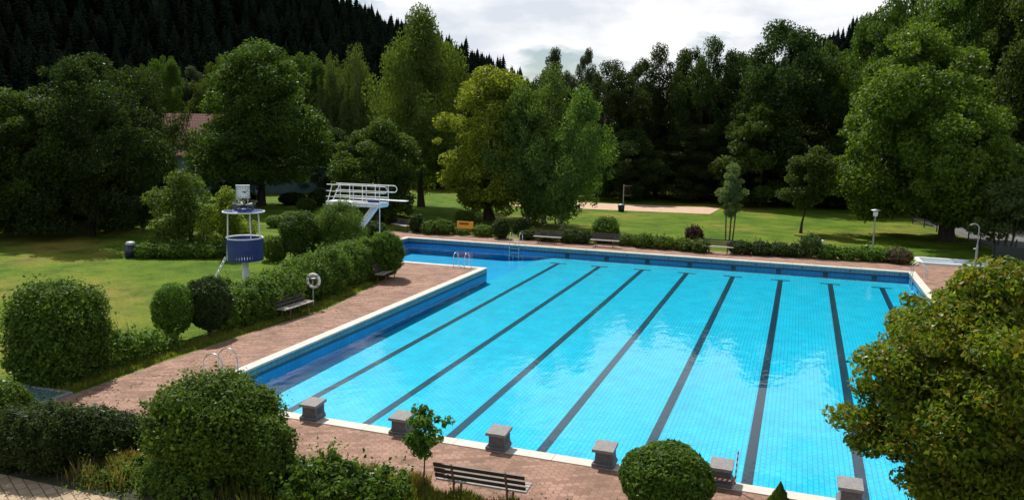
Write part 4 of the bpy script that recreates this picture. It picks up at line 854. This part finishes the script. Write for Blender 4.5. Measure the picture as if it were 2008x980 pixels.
# foreground
e0 = EB(425, 965, 262, 728, .52); e1 = EB(520, 972, 128, 812, .52)
bush('round_bush', [e0, e1], 'large round bush in the left foreground in front of the first starting block', 'hedge', 1350, .068, seed=1, rough=.11, stems=18, shag=.8)
bush('ball_bush', [EB(1304, 1010, 200, 866, .45)], 'clipped dense ball bush at the bottom between two starting blocks', 'hedge', 2900, .075, seed=2, rough=.04, stems=8, shag=.1)
e0 = EB(118, 752, 196, 556, .5)
bush('cube_bush', [(e0[0], e0[1], e0[2], e0[3]*.84, e0[4]*.84, e0[5]*1.02)], 'large cube shaped bush on the left lawn beside the blue foot basin', 'hedge', 1300, .082, seed=3, rough=.08, stems=10, power=3.6, shag=1.0)
x, y = G(10, 880)
bush('round_bush', [EB(12, 872, 120, 738, .52)], 'small round glossy bush cut by the left picture edge', 'hedge', 2400, .055, seed=4, stems=6)
e = []
for px, py, w_, tp in ((40,925,120,795),(110,930,150,785),(190,915,150,795),(255,900,110,815),(300,880,70,830)): e.append(EB(px, py, w_, tp, .5))
bush('low_hedge', e, 'wide low dark hedge at the bottom left above the beige path', 'hedged', 1700, .06, asp=.5, seed=5, rough=.12, stems=20, cat='hedge', shag=.8)
# path side
bush('clipped_bush', [EB(342,672,88,548,.55)], 'grey-green oval bush, left of the two clipped bushes by the path', 'hedge', 1500, .06, seed=6, rough=.06)
bush('clipped_bush', [EB(410,662,98,536,.55)], 'dark glossy oval bush, right of the two clipped bushes by the path', 'hedged', 1500, .08, seed=7, rough=.08)
bush('sprawling_shrub', [EB(225,722,80,650), EB(275,705,80,645), EB(320,690,70,655)], 'low sprawling shrub between the cube bush and the clipped oval bush', 'shrub', 900, .07, seed=8, rough=.18, shag=1.5)
hl = [(455,640,70,565),(500,628,80,545),(545,612,80,528),(590,592,80,512),(635,575,80,500),(680,556,80,492),(715,545,60,482)]
bush('path_hedge', [(lambda e: (e[0]+.22,)+e[1:])(EB(a, b, c, d-(3 if a < 560 else 15), .45, ry=1.25)) for a, b, c, d in hl], 'long loose hedge behind the benches along the left path', 'shrub', 950, .075, seed=9, rough=.20, stems=22, cat='hedge', shag=1.3)
bush('round_bush', [EB(757,548,72,452,.55)], 'dark ivy-like round bush at the end of the path hedge by the diving pool', 'hedge', 1200, .08, seed=10, rough=.10, shag=.6)
bush('willow_bush', [EB(668,515,96,400,.55), EB(640,512,50,430)], 'feathery green bush in front of the slanted diving board support', 'shrub', 800, .085, asp=.35, seed=11, rough=.15, shag=1.6)
bush('round_bush', [EB(592,515,84,412,.55)], 'rounded bush left of the feathery bush beside the lifeguard tower', 'maple', 900, .08, seed=12, rough=.10, shag=.6)
bush('bright_shrub', [EB(540,512,60,458,.5)], 'bright yellow-green low shrub right of the lifeguard basket', 'fresh', 900, .08, seed=13, rough=.12)
T2('tall_shrub', (366,488), 322, 122, 'tall green shrub left of the lifeguard tower', cat='bush', leaf='shrub', prof='low', zb=.03, ncl=75, nleaf=15000, cl=.62, size=.14, seed=51, stems=[(-.3,0,-.9,0,.05),(0,.2,.1,.3,.05),(.3,0,.8,.1,.05),(.1,-.2,-.3,-.6,.04)], bark=BARKL, nl=16, lob=.3)
T2('yellow_shrub', (450,497), 360, 92, 'yellow-green shrub right behind the lifeguard tower clock', cat='bush', leaf='fresh2', prof='low', zb=.03, ncl=60, nleaf=12000, cl=.5, size=.13, seed=52, stems=[(-.2,0,-.6,0,.04),(0,.2,.1,.3,.04),(.3,0,.6,.1,.04)], bark=BARKL, nl=12, lob=.3)
bush('low_hedge', [EB(a, 506, 66, 474, .45, ry=.8) for a in (292,330,368,406,445)], 'flat low hedge at the foot of the tall shrubs on the left lawn', 'hedge', 700, .09, seed=16, rough=.15, cat='hedge')
bush('round_bush', [EB(602,416,44,386,.5)], 'small round bush far behind the lifeguard tower in the shade', 'maple', 500, .10, seed=17)
bush('round_bush', [EB(575,440,60,412,.5), EB(540,446,40,420,.5)], 'low light green shrub behind the rounded bush in front of the tree shade', 'shrub', 500, .10, seed=18)
bush('tower_groundcover', [EB(a, b, 60, c, .45) for a, b, c in ((425,568,545),(490,578,552),(540,560,530))], 'tangled low plants around the foot of the lifeguard tower', 'shrub', 800, .08, seed=19, rough=.25, shag=1.6)
# far side
FH = 'bushes along the far deck'
far = [('round_bush',[(818,456,32,420)],'round bush at the left end of the far hedge','hedged'),('loose_hedge',[(845,459,40,432),(870,460,42,430)],'loose green hedge left of the orange sign','hedge'),
 ('round_bush',[(912,440,42,412)],'rounded shrub behind the orange sign','shrub'),('loose_hedge',[(948,464,46,440),(905,460,40,446)],'pale loose hedge just right of the orange sign','shrub'),
 ('clipped_bush',[(982,468,34,428)],'dark clipped bush between the orange sign and the far ladder','hedged'),('round_bush',[(1022,458,34,430)],'small dark shrub behind the far ladder','hedged'),
 ('low_hedge',[(1035,470,40,450),(1075,474,50,452),(1118,477,50,448),(1145,478,36,452)],'shaded low hedge beneath the birch clump','hedged'),('cube_bush',[(1187,476,50,426)],'square clipped bush behind the far bench','hedge'),
 ('low_hedge',[(1230,482,44,458),(1262,486,50,457),(1300,489,50,462),(1340,492,50,466),(1372,495,40,468)],'low hedge between the square bush and the far bench','hedge'),('red_shrub',[(1360,480,38,442)],'small dark red shrub above the far hedge','red'),
 ('low_hedge',[(1450,499,50,470),(1490,501,50,472),(1530,503,50,474),(1560,504,40,476)],'low hedge right of the far bench by the young tree','hedged'),('pale_round_bush',[(1587,505,42,456)],'pale green round bush in the middle of the far hedge','willow'),
 ('low_hedge',[(1620,508,46,478),(1660,510,50,484),(1700,512,50,482),(1730,513,40,486)],'low hedge at the foot of the park lamp','hedge'),('pink_shrub',[(1760,517,56,485)],'pinkish rounded shrub at the right end of the far hedge','pink')]
for i, (nm, es, lb, lf) in enumerate(far):
    bush(nm, [EB(*q, .5, ry=(.75 if nm in ('low_hedge','loose_hedge') else None)) for q in es], lb, lf, 620, .085, seed=30+i, group=FH, power=(3.4 if nm == 'cube_bush' else 2.0), rough=.13, cat='hedge' if 'hedge' in nm else 'bush', shag=.8, stems=5)
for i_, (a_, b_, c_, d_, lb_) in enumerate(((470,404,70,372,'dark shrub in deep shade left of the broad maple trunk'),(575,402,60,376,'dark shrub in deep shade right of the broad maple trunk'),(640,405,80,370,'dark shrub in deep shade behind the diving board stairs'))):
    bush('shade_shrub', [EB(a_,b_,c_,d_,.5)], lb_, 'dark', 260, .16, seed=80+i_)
bush('dark_bush', [EB(700,470,90,425,.5), EB(730,468,60,430,.5)], 'dark shrubs in the shade under the diving board', 'hedged', 400, .10, seed=60)
bush('dark_bush', [EB(780,440,50,420,.5), EB(810,436,40,424)], 'low shaded hedge between diving board and far hedge', 'hedged', 400, .10, seed=61)
# small conifer
x, y = G(1527, 1003); H = HT(x, y, 948); q = SPD[0].copy()
r = empty('dwarf_conifer', (x, y, -.02), 'small pointed conifer tip at the bottom edge in front of the pool', 'shrub')
rs = np.random.RandomState(3); n = 5200; tz = rs.rand(n)**1.2; an = rs.rand(n)*6.28; R_ = .30*(1-tz)*(1+.15*np.sin(an*5+tz*20)); rr = R_*(1-.4*rs.rand(n)**2); P_ = np.stack([rr*np.cos(an), rr*np.sin(an), .05+tz*H], 1)
quadmesh('foliage', leaves(P_, np.stack([np.cos(an), np.sin(an), .2+0*an], 1)+rs.normal(size=(n, 3))*.5, .05*(.6+.8*rs.rand(n)), .35, -1.5, rs), LF['hedge'], r); MB().tube([(0,0,0),(0,0,H*.9)], [.02,.004], 6).build('stem', BARKL, r)

# leafy plants and tall grass in the near bed
bush('leafy_shrub', [EB(600,990,130,905,.45), EB(680,995,110,912,.45), EB(650,975,60,890,.5)], 'leafy low shrub with glossy leaves at the bottom left of the sapling', 'hedge', 1300, .085, seed=70, rough=.28, shag=2.0)
bush('leafy_shrub', [EB(760,1000,110,925,.45)], 'smaller leafy shrub between the glossy shrub and the sapling foot', 'hedge', 1200, .07, seed=71, rough=.28, shag=2.0)
def grass(name, region, n, h0, h1, label, leaf='grass', seed=1, w=.012, lean=.35):
    rs = np.random.RandomState(seed); P_ = np.array([(region(rs)) for _ in range(n)]); h = rs.uniform(h0, h1, n)*(.6+.4*np.sin(P_[:, 0]*3.1+np.sin(P_[:, 1]*4))**2); a = rs.rand(n)*6.28
    b0 = np.stack([P_[:, 0], P_[:, 1], np.full(n, -.03)], 1); sd_ = np.stack([np.cos(a)*w, np.sin(a)*w, 0*a], 1); an = rs.rand(n)*6.28; lv = np.stack([np.cos(an), np.sin(an), 0*an], 1)*(h*lean*rs.rand(n))[:, None]
    mid_ = b0+lv*.35+np.stack([0*h, 0*h, h*.6], 1); tp = b0+lv+np.stack([0*h, 0*h, h], 1); V_ = np.stack([b0-sd_, b0+sd_, mid_+sd_*.6, tp], 1)
    o = quadmesh(name, V_, LF[leaf]); return tag(o, label, 'grass', kind='stuff')
grass('tall_grass', lambda r: (r.uniform(4.5, 12.0), -2.9-abs(r.normal())*.6), 42000, .12, .40, 'yellowish tall grass at the foot of the foreground bench', 'grass', 1)
grass('dry_grass', lambda r: (r.uniform(5.6, 8.6), -2.75-abs(r.normal())*.4), 7000, .18, .55, 'straw coloured dry stalks beside the leafy shrubs', 'straw', 2, .007)
gx, gy = G(205, 940); grass('dry_grass', lambda r: (gx+r.normal()*.45, gy+.35+r.normal()*.3), 3800, .2, .55, 'straw coloured tuft in front of the low dark hedge', 'straw', 3, .0045)
gx2, gy2 = G(250, 950); bush('creeping_shrub', [EB(215,948,110,905,.4), EB(290,955,120,900,.4), EB(330,965,110,890,.4), EB(370,985,110,905,.4)], 'sprawling grey-green creeping shrub over the path edge', 'shrub', 1300, .06, asp=.35, seed=72, rough=.28, shag=2.0)
grass('verge_grass', lambda r: ((lambda k: (np.interp(k, [-1.5,2,6,10.5,16], [-3.1,-3.1,-2.95,-2.6,-3.3])-abs(r.normal())*.35, k))(r.uniform(-1.5, 16))), 12000, .05, .17, 'grassy verge between the left path and the hedge', 'grass', 4)
rs = np.random.RandomState(21); n = 900; P_ = np.zeros((n, 3)); side = rs.rand(n) < .45
P_[:, 0] = np.where(side, np.interp(rs.rand(n)*20, [0, 20], [0, 0])-2.3+abs(rs.normal(size=n))*.6, rs.uniform(0, 16, n)); P_[:, 1] = np.where(side, rs.uniform(-1, 20, n), -2.85+abs(rs.normal(size=n))*.55); P_[:, 2] = -.008
o = quadmesh('fallen_leaves', leaves(P_, np.array([0, 0, 1.0])+rs.normal(size=(n, 3))*.15, .035+.05*rs.rand(n), .6, 0, rs), LF['straw']); tag(o, 'dry leaves and crumbs scattered on the paved deck', 'leaves', kind='stuff')
# yellow flowers
fx3, fy3 = G(468, 628); r = empty('yellow_flowers', (fx3, fy3, -.03), 'small cluster of yellow flowers at the foot of the path hedge', 'flowers'); rs = np.random.RandomState(9); n = 120
P_ = rs.normal(size=(n, 3))*np.array([.14,.14,.10])+np.array([0, 0, .62]); quadmesh('petals', leaves(P_, rs.normal(size=(n, 3))+np.array([0, 0, 1]), .07*(.7+.6*rs.rand(n)), .8, 0, rs), YELLOW, r)
mb = MB()
for k in range(14): q = P_[k*8]; mb.tube([(q[0]*.3,q[1]*.3,0),q], [.006,.004], 4)
mb.build('stem', LF['hedge'], r)
